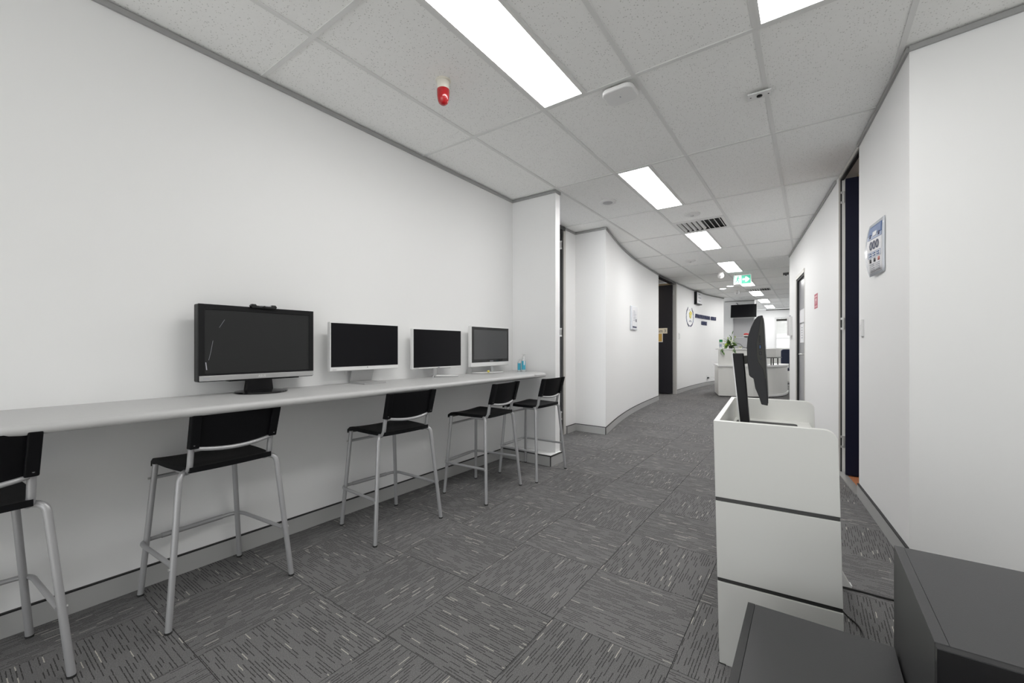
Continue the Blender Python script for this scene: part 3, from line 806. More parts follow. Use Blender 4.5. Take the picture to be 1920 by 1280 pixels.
# 1: large black monitor with silver strip and webcam
t = empty('computer_monitor', (-2.37, 1.035, ZT), 0, 'large black widescreen monitor with silver bottom strip and webcam', 'monitor')
hw, z0, z1 = .283, .070, .447
slab(-hw, hw, z0, z1, -.055, 0).build('casing', 'mon_black', t, False, .006, 3)
slab(-.20, .20, z0 + .05, z1 - .06, -.085, -.055).build('back_housing', 'mon_black', t, False, .012, 3)
for a, b, c, d in ((-hw, -hw + .026, z0 + .03, z1), (hw - .026, hw, z0 + .03, z1), (-hw + .026, hw - .026, z1 - .026, z1), (-hw + .026, hw - .026, z0 + .03, z0 + .042)):
    slab(a, b, c, d, -.001, .004).build('bezel', 'mon_black', t, False, .0015)
slab(-hw + .026, hw - .026, z0 + .042, z1 - .026, -.002, .0008).build('screen', 'screen_matte', t)
st = slab(-hw + .004, hw - .002, z0 + .004, z0 + .030, 0, .006).build('bottom_strip', 'silver', t, False, .0015)
text_mb('ASUS', .016, extrude=.0004, bold=.0003).xf(frame((.0066, .0, z0 + .0115), (0, 1, 0), (0, 0, 1))).build('brand_letters', 'white_plastic', st)
slab(-hw + .02, -hw + .045, z0 + .013, z0 + .019, .0055, .0068).build('mark', 'ink_grey', st)
sc = MB()
def scratch(pts, w):
    for a, b in zip(pts[:-1], pts[1:]):
        sc.add([(.0012, a[0] - w, a[1]), (.0012, a[0] + w, a[1]), (.0012, b[0] + w, b[1]), (.0012, b[0] - w, b[1])], [(0, 1, 2, 3)])
scratch([(-.172, .375), (-.195, .335)], .0006); scratch([(-.222, .27), (-.232, .21), (-.24, .175)], .0006)
scratch([(-.252, .165), (-.248, .128)], .0022)
sc.build('scratch_marks', 'ink_grey', t)
wc = MB().prism([(.0, y, z) for y, z in ((-.055, z1 - .006), (-.062, z1 + .006), (-.055, z1 + .016), (-.035, z1 + .016), (-.03, z1 + .010), (.04, z1 + .010), (.045, z1 + .016), (.065, z1 + .016), (.072, z1 + .006), (.065, z1 - .006))], (.020, 0, 0)).build('webcam', 'mon_gloss', t, False, .003)
MB().lathe([(.006, 0), (.006, .003)], (.020, .005, z1 + .003), 12, 'x').build('lens', 'black_gloss', wc)
MB().box((.0195, -.02, z1 + .0065), (.0205, .03, z1 + .0085)).build('mark', 'ink_grey', wc)
MB().prism([(-.05, -.068, .012), (-.05, .068, .012), (-.045, .055, .11), (-.045, -.055, .11)], (.035, 0, 0)).build('neck', 'mon_black', t, False, .004)
MB().lathe([(.0, 0), (.118, 0), (.122, .004), (.118, .009), (.06, .015), (.0, .016)], seg=36).xf(Matrix.Diagonal((1.0, 1.02, 1, 1))).build('base', 'mon_gloss', t, True)
MB().box((-.05, -.15, z0 - .004), (-.002, .20, z0 + .002)).build('under_lip', 'mon_black', t)

def white_monitor(loc, hw, z0, z1, chin, label, bez=.006, fr='white_plastic', scr='screen_gloss'):
    t = empty('computer_monitor', loc, 0, label, 'monitor')
    slab(-hw, hw, z0, z1, -.03, 0).build('casing', fr, t, False, .004, 2)
    slab(-hw * .7, hw * .7, z0 + .05, z1 - .07, -.05, -.03).build('back_housing', fr, t, False, .008, 2)
    slab(-hw + bez, hw - bez, z0 + chin, z1 - bez, -.001, .0012).build('screen', scr, t)
    return t
# 2
t = white_monitor((-2.395, 1.70, ZT), .261, .088, .394, .026, 'white-framed monitor on folded silver metal stand, second from left')
MB().box((.0004, -.245, .094), (.0013, -.22, .102)).build('sticker', 'silver_light', t)
MB().lathe([(.003, 0), (.003, .001)], (.0, .005, .106), 8, 'x').build('mark', 'ink_dark', t)
stand = MB().prism([(-.07, 0, .001), (.095, 0, .001), (.095, 0, .008), (-.06, 0, .012), (-.022, 0, .130), (-.032, 0, .130)], (0, .165, 0)).xf(Matrix.Translation((0, -.085, 0)))
stand.build('metal_stand', 'silver', t)
# 3
t = white_monitor((-2.395, 2.358, ZT), .263, .072, .378, .012, 'white-framed monitor on thin V-shaped silver feet, third from left')
MB().box((.0004, -.255, .074), (.0013, -.205, .083)).build('sticker', 'silver_light', t)
MB().box((.0004, -.01, .0755), (.0013, .012, .0785)).build('mark', 'ink_dark', t)
MB().box((-.03, -.01, .066), (-.004, .14, .073)).build('lower_bar', 'silver', t)
MB().prism([(-.035, -.045, .012), (-.012, -.045, .012), (-.004, -.045, .08), (-.022, -.045, .08)], (0, .034, 0)).build('neck', 'silver', t, False, .003)
MB().tube([(-.03, -.028, .010), (.055, -.118, .005)], [.010, .006], 8).build('foot', 'silver', t, True)
MB().tube([(-.03, -.028, .010), (.07, .150, .005)], [.010, .005], 8).build('foot', 'silver_light', t, True)
# 4
t = empty('computer_monitor', (-2.405, 3.040, ZT), 0, 'grey-screened all-in-one computer with white chin beside the sanitiser bottles', 'monitor')
slab(-.281, .281, .062, .425, -.035, 0).build('casing', 'white_plastic', t, False, .006, 3)
slab(-.272, .272, .100, .417, -.002, .002).build('bezel', 'mon_gloss', t, False, .002)
slab(-.245, .250, .128, .392, .0015, .0026).build('screen', 'screen_grey', t)
slab(-.02, .03, .108, .112, .0015, .0026).build('mark', 'ink_grey', t)
MB().prism([(-.08, -.24, .002), (.085, -.10, .002), (.085, .075, .002), (-.07, .09, .002)], (0, 0, .010)).build('base', 'silver_light', t, False, .003)
MB().prism([(-.08, -.262, .0), (-.04, -.262, .0), (-.03, -.262, .066), (-.045, -.262, .066)], (0, .03, 0)).build('support_leg', 'silver', t)
MB().prism([(-.03, .02, .010), (-.012, .02, .010), (-.020, .02, .066), (-.038, .02, .066)], (0, .04, 0)).build('support_leg', 'silver', t)
by = MB().lathe([(.004, 0), (.009, .003), (.012, .010), (.009, .017), (.004, .020)], (-2.325, 2.90, ZT + .0125), 14).build('yellow_ball', 'yellow', None, True)
tag(by, 'tiny yellow ball lying on base of grey-screened computer', 'ball')

# sanitiser bottles
def bottle(x, y, h, r, label, pump):
    t = empty('sanitiser_bottle', (x, y, ZT), 0, label, 'bottle', 'sanitiser bottles')
    MB().lathe([(r * .9, 0), (r, .004), (r, h * .72), (r * .8, h * .82), (r * .42, h * .88), (r * .42, h * .92)], seg=18).build('body', 'bottle_clear', t, True)
    if pump:
        MB().lathe([(r * .5, h * .90), (r * .5, h * .99)], seg=14).build('collar', 'white_plastic', t, True)
        MB().lathe([(r * .2, h * .99), (r * .2, h * 1.10)], seg=10).build('pump_stem', 'white_plastic', t, True)
        MB().box((-.008, -.016, h * 1.10), (.03, .014, h * 1.14)).build('pump_head', 'white_plastic', t, False, .002)
    else:
        MB().lathe([(r * .5, h * .90), (r * .5, h * 1.0)], seg=14).build('cap', 'white_plastic', t, True)
    lb = MB(); n = 12
    for k in range(n):
        a0, a1 = -pi * .62 + pi * .62 * k / n, -pi * .62 + pi * .62 * (k + 1) / n
        rr = r * 1.02
        lb.add([(rr * math.cos(a0), rr * math.sin(a0), h * .14), (rr * math.cos(a1), rr * math.sin(a1), h * .14), (rr * math.cos(a1), rr * math.sin(a1), h * .70), (rr * math.cos(a0), rr * math.sin(a0), h * .70)], [(0, 1, 2, 3)])
    lb.build('label', 'blue_label', t, True)
    return t
bottle(-2.292, 3.335, .118, .018, 'shorter blue-labelled sanitiser bottle nearer the computer', False)
b2 = bottle(-2.252, 3.350, .150, .022, 'taller blue-labelled pump sanitiser bottle on counter end', True)
MB().prism([(.0233 * math.cos(a), .0233 * math.sin(a), z) for a, z in ((-.9, .065), (-.5, .065), (-.35, .104), (-.9, .104))], (.001, -.001, 0)).build('label_patch', 'white_plastic', b2)

# ------------------------------------------------------------------ kiosk with a monitor (right foreground)
KA = math.radians(3.9)
ko = Vector((-.257, 1.604, 0)); kx = Vector((math.cos(KA), math.sin(KA), 0)); ky = Vector((-math.sin(KA), math.cos(KA), 0))
k = empty('display_kiosk', ko, KA, 'white kiosk desk with rounded side panels and dark horizontal reveals', 'kiosk')
KW, KD, KH = .335, .82, .842
LEAN = .019      # the carcase has racked slightly to the left
def lean(mb):
    mb.v = [(x - LEAN * z / KH, y, z) for x, y, z in mb.v]; return mb
def side_panel(y, name):
    for z0, z1 in ((.0, .284), (.298, .563), (.577, KH)):
        pts = [(0, y, z0), (KW + .012, y, z0)]
        if z1 == KH:
            r = .035
            pts += [(KW + .012 - r + r * math.cos(a), y, z1 - r + r * math.sin(a)) for a in [pi / 2 * q / 6 for q in range(7)]]
        else: pts += [(KW + .012, y, z1)]
        pts += [(0, y, z1)]
        lean(MB().prism(pts, (0, .022, 0))).build(name, 'kiosk_white', k, False, .0015)
    for z0 in (.284, .563):
        lean(MB().box((.001, y + .005, z0), (KW + .011, y + .02, z0 + .014))).build('reveal_channel', 'alu_dark', k)
side_panel(0, 'side_panel'); side_panel(KD - .022, 'side_panel')
for z0, z1 in ((.0, .284), (.298, .563), (.577, KH)):
    lean(MB().box((0, .022, z0), (.018, KD - .022, z1))).build('back_panel', 'kiosk_white', k, False, .0015)
for z0 in (.284, .563): lean(MB().box((.003, .022, z0), (.018, KD - .022, z0 + .014))).build('reveal_channel', 'alu_dark', k)
lean(MB().box((.018, .022, .722), (KW - .01, KD - .022, .742))).build('worktop', 'kiosk_white', k, False, .0015)
lean(MB().box((.018, .022, .30), (KW - .03, KD - .022, .318))).build('shelf', 'kiosk_white', k, False, .0015)
MB().box((-.001, .0, -.0), (.02, .02, .004)).build('foot', 'rubber', k)

def kp(x, y, z): return (x, y, z)
m = empty('kiosk_monitor', ko, KA, 'black all-in-one monitor on slanted arm seen edge-on over the kiosk', 'monitor')
# side profile (local x toward user, z up), near edge at local y = .16
prof = [(.112, 1.212), (.122, 1.2145), (.1275, 1.2145), (.1435, .887), (.1235, .890), (.119, .905), (.1165, .915), (.104, .948), (.0985, .983), (.088, .990), (.084, .996), (.078, 1.05), (.077, 1.10), (.0795, 1.135), (.090, 1.172), (.102, 1.20)]
MB().prism([(x, .155, z) for x, z in prof], (0, .50, 0)).build('casing', 'mon_back', m, False, .002)
# flat port panel on the near side
pp = [(.117, 1.17), (.1215, 1.205), (.128, 1.208), (.139, .985), (.1335, .985), (.130, 1.015), (.113, 1.045), (.1085, 1.075), (.1085, 1.115), (.113, 1.14)]
pnl = MB().prism([(x, .1535, z) for x, z in pp], (0, .003, 0)).build('port_panel', 'side_vent', m, False, .001)
def port(x, z, w, h, mt, name='port'): MB().box((x - w, .1515, z - h), (x + w, .154, z + h)).build(name, mt, pnl, False, .0008)
port(.1185, 1.128, .0022, .013, 'black_gloss', 'card_slot'); port(.1195, 1.100, .0035, .0085, 'black_gloss'); port(.1195, 1.100, .0022, .0065, 'usb_blue', 'port_tongue')
port(.1205, 1.077, .0036, .0065, 'black_gloss'); MB().lathe([(.0045, -.0015), (.0045, .001)], (.1210, .153, 1.058), 14, 'y').build('audio_jack', 'black_gloss', pnl)
MB().prism([(.1285, .158, 1.205), (.130, .158, 1.205), (.1448, .158, .895), (.1433, .158, .895)], (0, .494, 0)).build('screen', 'screen_gloss', m)
MB().box((.073, .30, 1.046), (.080, .31, 1.052)).build('rear_button', 'ink_dark', m)
# slanted post, arm and base
pb, pt = Vector((.058, .40, .744)), Vector((.023, .40, 1.073))
dv = (pt - pb).normalized()
MB().prism([(.048, .375, .745), (.086, .375, .745), (.078, .375, .79), (.055, .375, 1.073), (.0155, .375, 1.073)], (0, .05, 0)).build('post', 'mon_black', m, False, .003)
MB().prism([(.044, .377, .745), (.048, .377, .745), (.0155, .377, 1.072), (.0115, .377, 1.072)], (0, .046, 0)).build('post_edge', 'silver_light', m)
MB().prism([(.048, .385, 1.062), (.095, .385, 1.066), (.095, .385, 1.034), (.048, .385, 1.026)], (0, .03, 0)).build('arm', 'side_vent', m, False, .002)
MB().prism([(.090, .37, 1.075), (.106, .37, 1.085), (.106, .37, 1.01), (.090, .37, 1.022)], (0, .06, 0)).build('mount_plate', 'alu_dark', m, False, .002)
MB().prism(rrect(.24, .32, .02, 4, .7425), (0, 0, .006)).xf(Matrix.Translation((.135, .52, 0))).build('base', 'mon_black', m, False, .001)
cb = MB().tube(rounded([(.03, .42, .749), (.035, .36, .765), (.09, .34, .752), (.11, .30, .7445)], .03), .003, 8).build('cable', 'cable_black', m, True)

# things on the floor by the kiosk
o = MB().tube(spline and rounded([(.06, 2.42, .006), (.16, 2.435, .004), (.30, 2.43, .004), (.42, 2.46, .004), (.50, 2.56, .004)], .05), .004, 8).build('power_cable', 'cable_black', None, True)
tag(o, 'black cable running straight across carpet from kiosk to wall', 'cable')
o = MB().tube(rounded([(.075, 2.12, .30), (.09, 2.14, .16), (.10, 2.17, .03), (.122, 2.18, .004), (.158, 2.13, .004), (.168, 2.06, .004), (.15, 1.94, .004)], .05), .003, 8).build('power_cable', 'cable_black', None, True)
tag(o, 'thin black cable looping onto carpet beside the kiosk', 'cable')
pw = empty('power_board', (.112, 2.43, 0), math.radians(10), 'white power board leaning at floor behind the kiosk', 'power board')
MB().prism([(-.02, 0, .0), (.045, 0, .0), (.040, 0, .018), (-.035, 0, .16), (-.05, 0, .16)], (0, .055, 0)).build('body', 'white_plastic', pw, False, .003)
MB().box((.035, .012, .005), (.047, .045, .012)).build('plug', 'white_plastic', pw)
MB().box((-.02, .016, .016), (.012, .022, .045)).build('socket', 'ink_grey', pw)

# ------------------------------------------------------------------ charcoal cabinets in the right foreground
t = empty('charcoal_cabinet', (.172, .994, 0), 0, 'taller charcoal cabinet with black front, at bottom right corner', 'cabinet', 'charcoal cabinets')
TW, TD, TH = .62, .424, .600
MB().box((0, 0, 0), (.018, TD, TH)).build('side_panel', 'charcoal_board', t, False, .001)
MB().box((TW - .018, 0, 0), (TW, TD, TH)).build('side_panel', 'charcoal_board', t, False, .001)
MB().box((.0185, .0, TH - .018), (TW - .0185, TD, TH - .0004)).build('top', 'charcoal_board', t, False, .0006)
MB().box((.0185, TD - .01, .05), (TW - .0185, TD - .002, TH - .018)).build('back', 'charcoal_edge', t)
MB().box((.0, -.018, .05), (TW / 2 - .001, -.0005, TH - .001)).build('door', 'black_gloss', t, False, .001)
MB().box((TW / 2 + .001, -.018, .05), (TW, -.0005, TH - .001)).build('door', 'black_gloss', t, False, .001)
MB().box((.0185, .03, .0), (TW - .0185, .045, .05)).build('plinth', 'charcoal_edge', t)
t = empty('charcoal_cabinet', (-.145, .80, 0), 0, 'lower charcoal cabinet in front of the white kiosk', 'cabinet', 'charcoal cabinets')
TW, TD, TH = .312, .568, .370
MB().box((0, 0, 0), (.018, TD, TH)).build('side_panel', 'charcoal_edge', t, False, .001)
MB().box((TW - .018, 0, 0), (TW, TD, TH - .0185)).build('side_panel', 'charcoal_edge', t, False, .001)
MB().box((.0185, 0, TH - .018), (TW, TD, TH - .0004)).build('top', 'charcoal_board', t, False, .0006)
MB().box((.0185, TD - .01, .03), (TW - .0185, TD - .002, TH - .018)).build('back', 'charcoal_edge', t)
MB().box((.0185, .006, .03), (TW - .0185, .022, TH - .02)).build('door', 'black_gloss', t)

# ------------------------------------------------------------------ posters, switches, signs
def wall_frame(poly, Y, z, flip):
    """frame on a wall: x along the wall to the viewer's right, y up, z out of the wall"""
    p, d = on_poly(poly, Y); x = d if not flip else -d
    return frame((p.x, p.y, z), (x.x, x.y, 0), (0, 0, 1))
# bowed 000 poster on the right wall
Mp = wall_frame(right1, 3.43, 1.715, True)
po = empty('emergency_poster', Mp.translation, 0, 'curling blue and white 000 poster in clear sleeve on right wall', 'poster')
def bow(x, y): return .006 + .026 * max(0, (.135 - x) / .27) * max(0, 1 - (y / .175) ** 2) + .014 * max(0, (.135 - x) / .27)
def bent(poly2, dz, name, m_, th=.0006, n=8):
    xs = [p[0] for p in poly2]; ys = [p[1] for p in poly2]; x0, x1, y0, y1 = min(xs), max(xs), min(ys), max(ys)
    mb = MB(); nx, ny = n, n; vs = []
    for i in range(nx + 1):
        for j in range(ny + 1):
            x = x0 + (x1 - x0) * i / nx; y = y0 + (y1 - y0) * j / ny; vs.append((x, y, bow(x, y) + dz))
    fs = [(i * (ny + 1) + j, (i + 1) * (ny + 1) + j, (i + 1) * (ny + 1) + j + 1, i * (ny + 1) + j + 1) for i in range(nx) for j in range(ny)]
    mb.add(vs, fs); mb.xf(Matrix.Translation(-Mp.translation) @ Mp)
    o = mb.build(name, m_, po, True)
    sd = o.modifiers.new('solid', 'SOLIDIFY'); sd.thickness = th; sd.offset = -1
    return o
R4 = lambda x0, x1, y0, y1: [(x0, y0), (x1, y0), (x1, y1), (x0, y1)]
bent(R4(-.135, .135, -.165, .165), 0, 'sleeve', 'sleeve', .0012)
bent(R4(-.105, .105, -.150, .145), .0012, 'sheet', 'paper')
bent(R4(-.105, .105, .085, .145), .0024, 'blue_band', 'ink_blue')
bent(R4(-.105, .105, .060, .085), .0024, 'pale_band', 'ink_pale')
bent(R4(-.03, .03, .075, .105), .0032, 'white_vehicle_shape', 'paper', n=3)
for x in (-.065, .06): bent(R4(x - .012, x + .012, .070, .094), .0032, 'dark_shape', 'ink_navy', n=2)
tx = text_mb('000', .075, extrude=.0002, bold=.002)
tx.v = [(x * 1.15, y - .005, bow(x * 1.15, y - .005) + .0028 + (.0004 if z > 0 else 0)) for x, y, z in tx.v]
tx.xf(Matrix.Translation(-Mp.translation) @ Mp).build('numerals', 'ink_navy', po)
for a in (R4(-.09, .09, -.022, -.019), R4(-.09, .09, -.055, -.052), R4(-.09, -.086, -.055, -.019), R4(.086, .09, -.055, -.019)): bent(a, .0026, 'blue_box_line', 'ink_pale', n=3)
for r_ in range(2):
    for c_ in range(3): bent(R4(-.075 + c_ * .052, -.035 + c_ * .052, -.034 - r_ * .013, -.027 - r_ * .013), .0026, 'print_line', 'ink_blue', n=2)
for x, mm in ((-.06, 'ink_dark'), (0, 'ink_dark'), (.06, 'ink_red')): bent(R4(x - .014, x + .014, -.085, -.062), .0026, 'pictogram', mm, n=2)
for r_ in range(4):
    for c_ in range(2): bent(R4(-.08 + c_ * .085, -.01 + c_ * .085, -.098 - r_ * .011, -.094 - r_ * .011), .0026, 'print_line', 'ink_grey', n=2)
bent(R4(-.08, .08, -.140, -.137), .0026, 'print_line', 'ink_dark', n=3)

def wall_thing(name, poly, Y, z, w, h, d, flip, label, cat, m_):
    M = wall_frame(poly, Y, z, flip)
    t = empty(name, M.translation, 0, label, cat); Ml = Matrix.Translation(-M.translation) @ M
    MB().box((-w / 2, -h / 2, 0), (w / 2, h / 2, d)).xf(Ml).build('plate', m_, t, False, .002)
    return t, Ml
t, Ml = wall_thing('light_switch', right1, 3.88, 1.235, .075, .118, .014, True, 'white light switch plate by the navy door', 'light switch', 'white_plastic')
MB().box((-.012, -.02, .013), (.012, .02, .019)).xf(Ml).build('rocker', 'white_plastic', t, False, .002)
t, Ml = wall_thing('red_notice', right2, 5.83, 1.615, .20, .165, .002, True, 'small red notice stuck on right wall past navy door', 'notice', 'sign_red')
for y0, y1 in ((.045, .06), (-.065, -.055)): MB().box((-.08, y0, .002), (.08, y1, .0028)).xf(Ml).build('print_line', 'sign_pink', t)
MB().box((-.05, -.03, .002), (.05, .03, .0028)).xf(Ml).build('pictogram', 'sign_pink', t)
MB().box((-.02, -.045, .0028), (.03, .0, .0034)).xf(Ml).build('pictogram_shape', 'sign_red', t)
t, Ml = wall_thing('wall_dispenser', right3, 8.03, 1.43, .22, .30, .045, True, 'slim white wall box at far end of right wall', 'wall box', 'white_plastic')
MB().box((-.09, -.13, .045), (.09, .13, .05)).xf(Ml).build('cover', 'silver_light', t, False, .003)
MB().box((-.02, .15, .01), (.02, .17, .03)).xf(Ml).build('latch', 'ink_grey', t)
# notice in a plastic holder on the curved wall
Mq = wall_frame(curve1, 6.87, 1.578, False)
t = empty('notice_holder', Mq.translation, 0, 'white printed notice in clear holder on the curved white wall', 'notice'); Ml = Matrix.Translation(-Mq.translation) @ Mq
MB().box((-.20, -.195, .004), (.20, .195, .028)).xf(Ml).build('holder', 'sleeve', t, False, .004)
MB().box((-.16, -.175, .028), (.18, .185, .030)).xf(Ml).build('sheet', 'paper', t)
for r_ in range(7): MB().box((-.10, .11 - r_ * .026, .030), (.04 + .02 * (r_ % 3) + r_ * .012, .122 - r_ * .026, .0308)).xf(Ml).build('print_line', 'ink_grey', t)
MB().box((.07, -.06, .030), (.14, -.01, .0308)).xf(Ml).build('print_block', 'ink_dark', t)
MB().box((-.15, -.165, .030), (.14, -.135, .0308)).xf(Ml).build('bottom_bar', 'ink_navy', t)
# double switch by the classroom door, outlet low on the wall
t, Ml = wall_thing('light_switch', curve2, 10.42, 1.355, .09, .14, .014, False, 'pale double switch plate on logo wall by charcoal door', 'light switch', 'white_plastic')
for s in (-1, 1): MB().box((-.012, s * .032 - .014, .013), (.012, s * .032 + .014, .018)).xf(Ml).build('rocker', 'silver_light', t)
t, Ml = wall_thing('power_outlet', curve2, 13.05, .235, .16, .10, .012, False, 'white double power outlet low on logo wall', 'power outlet', 'white_plastic')
for s in (-1, 1): MB().box((s * .04 - .022, -.04, .011), (s * .04 + .022, .0, .05)).xf(Ml).build('plug', 'ink_dark' if s < 0 else 'white_plastic', t, False, .003)
o = MB().tube(rounded([(-2.33, 13.1, .235), (-2.15, 13.0, .22), (-2.0, 12.7, .12), (-1.98, 12.3, .02), (-1.90, 11.6, .006)], .15), .006, 8).build('power_cable', 'cable_white', None, True)
tag(o, 'white power cord from wall outlet to reception desk', 'cable')
# clock box high on the logo wall
t, Ml = wall_thing('wall_clock', curve2, 12.08, 2.40, .50, .33, .07, False, 'black sided rectangular white wall clock above the logo', 'clock', 'mon_black')
MB().box((-.225, -.14, .07), (.235, .15, .075)).xf(Ml).build('face', 'paper', t)
for r_ in range(3): MB().box((-.12, .09 - r_ * .09, .075), (.06 + .05 * (r_ % 2), .115 - r_ * .09, .0765)).xf(Ml).build('print_line', 'ink_grey', t)

# college logo and letters on the curved wall
sg = empty('wall_logo', (-2.5, 11.42, 1.86), 0, 'navy laurel emblem with yellow shapes on the curved logo wall', 'logo')
def on_wall(u, v, Yc, zc_, d):
    p, t_ = on_poly(curve2, Yc + u); n = Vector((t_.y, -t_.x, 0)); q = p + n * d; return (q.x, q.y, zc_ + v)
def bend_build(mb, Yc, zc_, name, m_, parent, d0=.002, sc=1.0):
    po_ = parent.location
    mb.v = [tuple(Vector(on_wall(x * sc, y, Yc, zc_, d0 + z)) - po_) for x, y, z in mb.v]
    return mb.build(name, m_, parent)
EY, EZ = 11.42, 1.855
for s in (-1, 1):
    n = 13
    for i in range(n):
        a = math.radians(-78 + 128 * i / (n - 1)) 
        cx_, cy_ = s * .335 * math.cos(a), .245 * math.sin(a) + .02
        ang = math.atan2(.245 * math.cos(a), -s * .335 * math.sin(a)) + s * (.35 if i % 2 else -.35)
        l_, w_ = (.054, .018) if i < n - 2 else (.065, .016)
        dx, dy = math.cos(ang), math.sin(ang)
        pts = [(cx_ - dx * l_, cy_ - dy * l_, 0), (cx_ - dy * w_, cy_ + dx * w_, 0), (cx_ + dx * l_, cy_ + dy * l_, 0), (cx_ + dy * w_, cy_ - dx * w_, 0)]
        bend_build(MB().prism(pts, (0, 0, .006)), EY, EZ, 'laurel_leaf', 'ink_navy' if (i < 4 or i > 9) else ('ink_blue' if i % 2 else 'ink_grey'), sg)
bend_build(MB().prism([(-.08, .10, 0), (.04, .175, 0), (.20, .13, 0), (.14, .05, 0), (.0, .05, 0)], (0, 0, .006)), EY, EZ, 'yellow_shape', 'yellow', sg)
bend_build(MB().prism([(-.06, .045, 0), (.14, .035, 0), (.08, -.025, 0), (.0, -.01, 0)], (0, 0, .006)), EY, EZ, 'yellow_shape', 'yellow', sg)
bend_build(MB().prism([(-.10, .18, 0), (.02, .215, 0), (.025, .205, 0), (-.095, .17, 0)], (0, 0, .006)), EY, EZ, 'grey_stroke', 'ink_grey', sg)
for s in (-1, 1): bend_build(MB().prism([(.03, -.06, 0), (.03 + s * .11, -.09, 0), (.03 + s * .11, -.12, 0), (.03, -.10, 0)], (0, 0, .006)), EY, EZ, 'book_shape', 'ink_grey', sg)
ls = empty('wall_lettering', (-2.4, 12.8, 1.9), 0, 'navy raised college name lettering on the curved logo wall', 'lettering')
for body, Yc, zc_, s_ in (('AUSTRALIAN', 12.28, 1.885, 1.0), ('BUSINESS', 12.96, 1.885, 1.0), ('SKILLS', 13.49, 1.885, 1.0), ('COLLEGE', 12.72, 1.715, 1.0)):
    tm = text_mb(body, .135, extrude=.006, bold=.006)
    wd = {'AUSTRALIAN': .74, 'BUSINESS': .54, 'SKILLS': .38, 'COLLEGE': .50}[body]
    mnx, mxx = min(v[0] for v in tm.v), max(v[0] for v in tm.v)
    bend_build(tm, Yc, zc_, 'letters', 'ink_navy', ls, .008, wd / (mxx - mnx))

# classroom door signs
M3 = frame((-2.712, 10.044, 1.475), (1, 0, 0), (0, 0, 1))
t = empty('door_sign', M3.translation, 0, 'cream Classroom 3 name strip on the charcoal door', 'sign')
Ml = Matrix.Translation(-M3.translation) @ M3
MB().box((-.62, -.063, 0), (0, .063, .006)).xf(Ml).build('plate', 'cream_paper', t)
text_mb('Classroom 3', .098, 'RIGHT', .0006).xf(Ml @ Matrix.Translation((-.025, -.034, .0066))).build('letters', 'ink_dark', t)
M3 = frame((-2.815, 10.044, 1.312), (1, 0, 0), (0, 0, 1)); Ml = Matrix.Translation(-M3.translation) @ M3
t = empty('door_notice', M3.translation, 0, 'gold notice with white border on charcoal door below name strip', 'notice')
MB().box((-.36, -.10, 0), (0, .10, .004)).xf(Ml).build('border', 'paper', t)
MB().box((-.345, -.085, .004), (-.018, .095, .006)).xf(Ml).build('gold_sheet', 'gold_paper', t)

# ------------------------------------------------------------------ hanging television
TVc = Vector((-1.715, 15.0, 2.235)); Mt = Matrix.Translation(TVc) @ Matrix.Rotation(math.radians(-3), 4, 'Z') @ Matrix.Rotation(math.radians(-8), 4, 'X')
t = empty('television', (TVc.x, TVc.y, TVc.z), 0, 'black flat television hanging below ceiling at the far end', 'television')
Ml = Matrix.Translation(-TVc) @ Mt
MB().box((-.36, -.02, -.205), (.36, .03, .205)).xf(Ml).build('casing', 'mon_black', t, False, .004)
MB().box((-.345, -.022, -.185), (.345, -.019, .19)).xf(Ml).build('screen', 'screen_gloss', t)
MB().box((-.30, .03, -.06), (-.22, .32, .10)).xf(Ml).build('wall_bracket', 'white_plastic', t)
MB().tube(rounded([(-.17, .05, .18), (-.19, .10, .28), (-.27, .30, .33)], .1), .01, 8).xf(Ml).build('cable', 'cable_black', t, True)

# ------------------------------------------------------------------ reception desk
rd = empty('reception_desk', (-1.2, 10.8, 0), 0, 'white two-tier reception desk with curved right end', 'reception desk')
plan = [(-1.875, 11.05), (-1.655, 10.21), (-1.0, 10.42), (-.72, 10.62), (-.53, 10.95), (-.45, 11.40), (-.44, 12.0)]
smooth = plan[:3] + spline(plan[2:], 5)[1:]
def desk_ribbon(pts, th, z0, z1, name, m_, smooth_=False):
    mb = ribbon(MB(), pts, offset_poly(pts, th), z0, z1); mb.v = [(x + 1.2, y - 10.8, z) for x, y, z in mb.v]
    return mb.build(name, m_, rd, smooth_)
desk_ribbon(smooth, .05, .02, .665, 'front_panel', 'kiosk_white')
desk_ribbon(offset_poly(smooth, -.025), .36, .665, .695, 'ledge', 'white_plastic')
desk_ribbon(offset_poly(smooth, .04), .04, 0, .02, 'plinth', 'black_reveal')  # black colour stands in for the shadow along the plinth
desk_ribbon(offset_poly(smooth[4:], -.02), .06, .02, .06, 'kick_rail', 'white_plastic')
up = offset_poly(smooth, .03)[1:4] 
upper = [(-1.66, 10.26), (-1.0, 10.47), (-.80, 10.60)]
desk_ribbon(upper, .05, .695, 1.04, 'upper_panel', 'kiosk_white')
desk_ribbon(offset_poly([(-1.68, 10.25), (-1.0, 10.45), (-.80, 10.58)], -.01), .34, 1.04, 1.062, 'upper_top', 'white_plastic')
hi = [(-.79, 10.60), (-.62, 10.95), (-.545, 11.35)]
desk_ribbon(hi, .30, .87, 1.058, 'hutch_box', 'kiosk_white')
desk_ribbon(offset_poly(hi, -.02), .34, .850, .868, 'hutch_shelf', 'alu_dark')
for x, y in ((-.70, 10.82), (-.665, 10.90), (-.60, 11.28)):
    MB().tube([(x + 1.2, y - 10.8, .695), (x + 1.2, y - 10.8, .85)], .012, 8).build('post', 'alu_dark', rd)

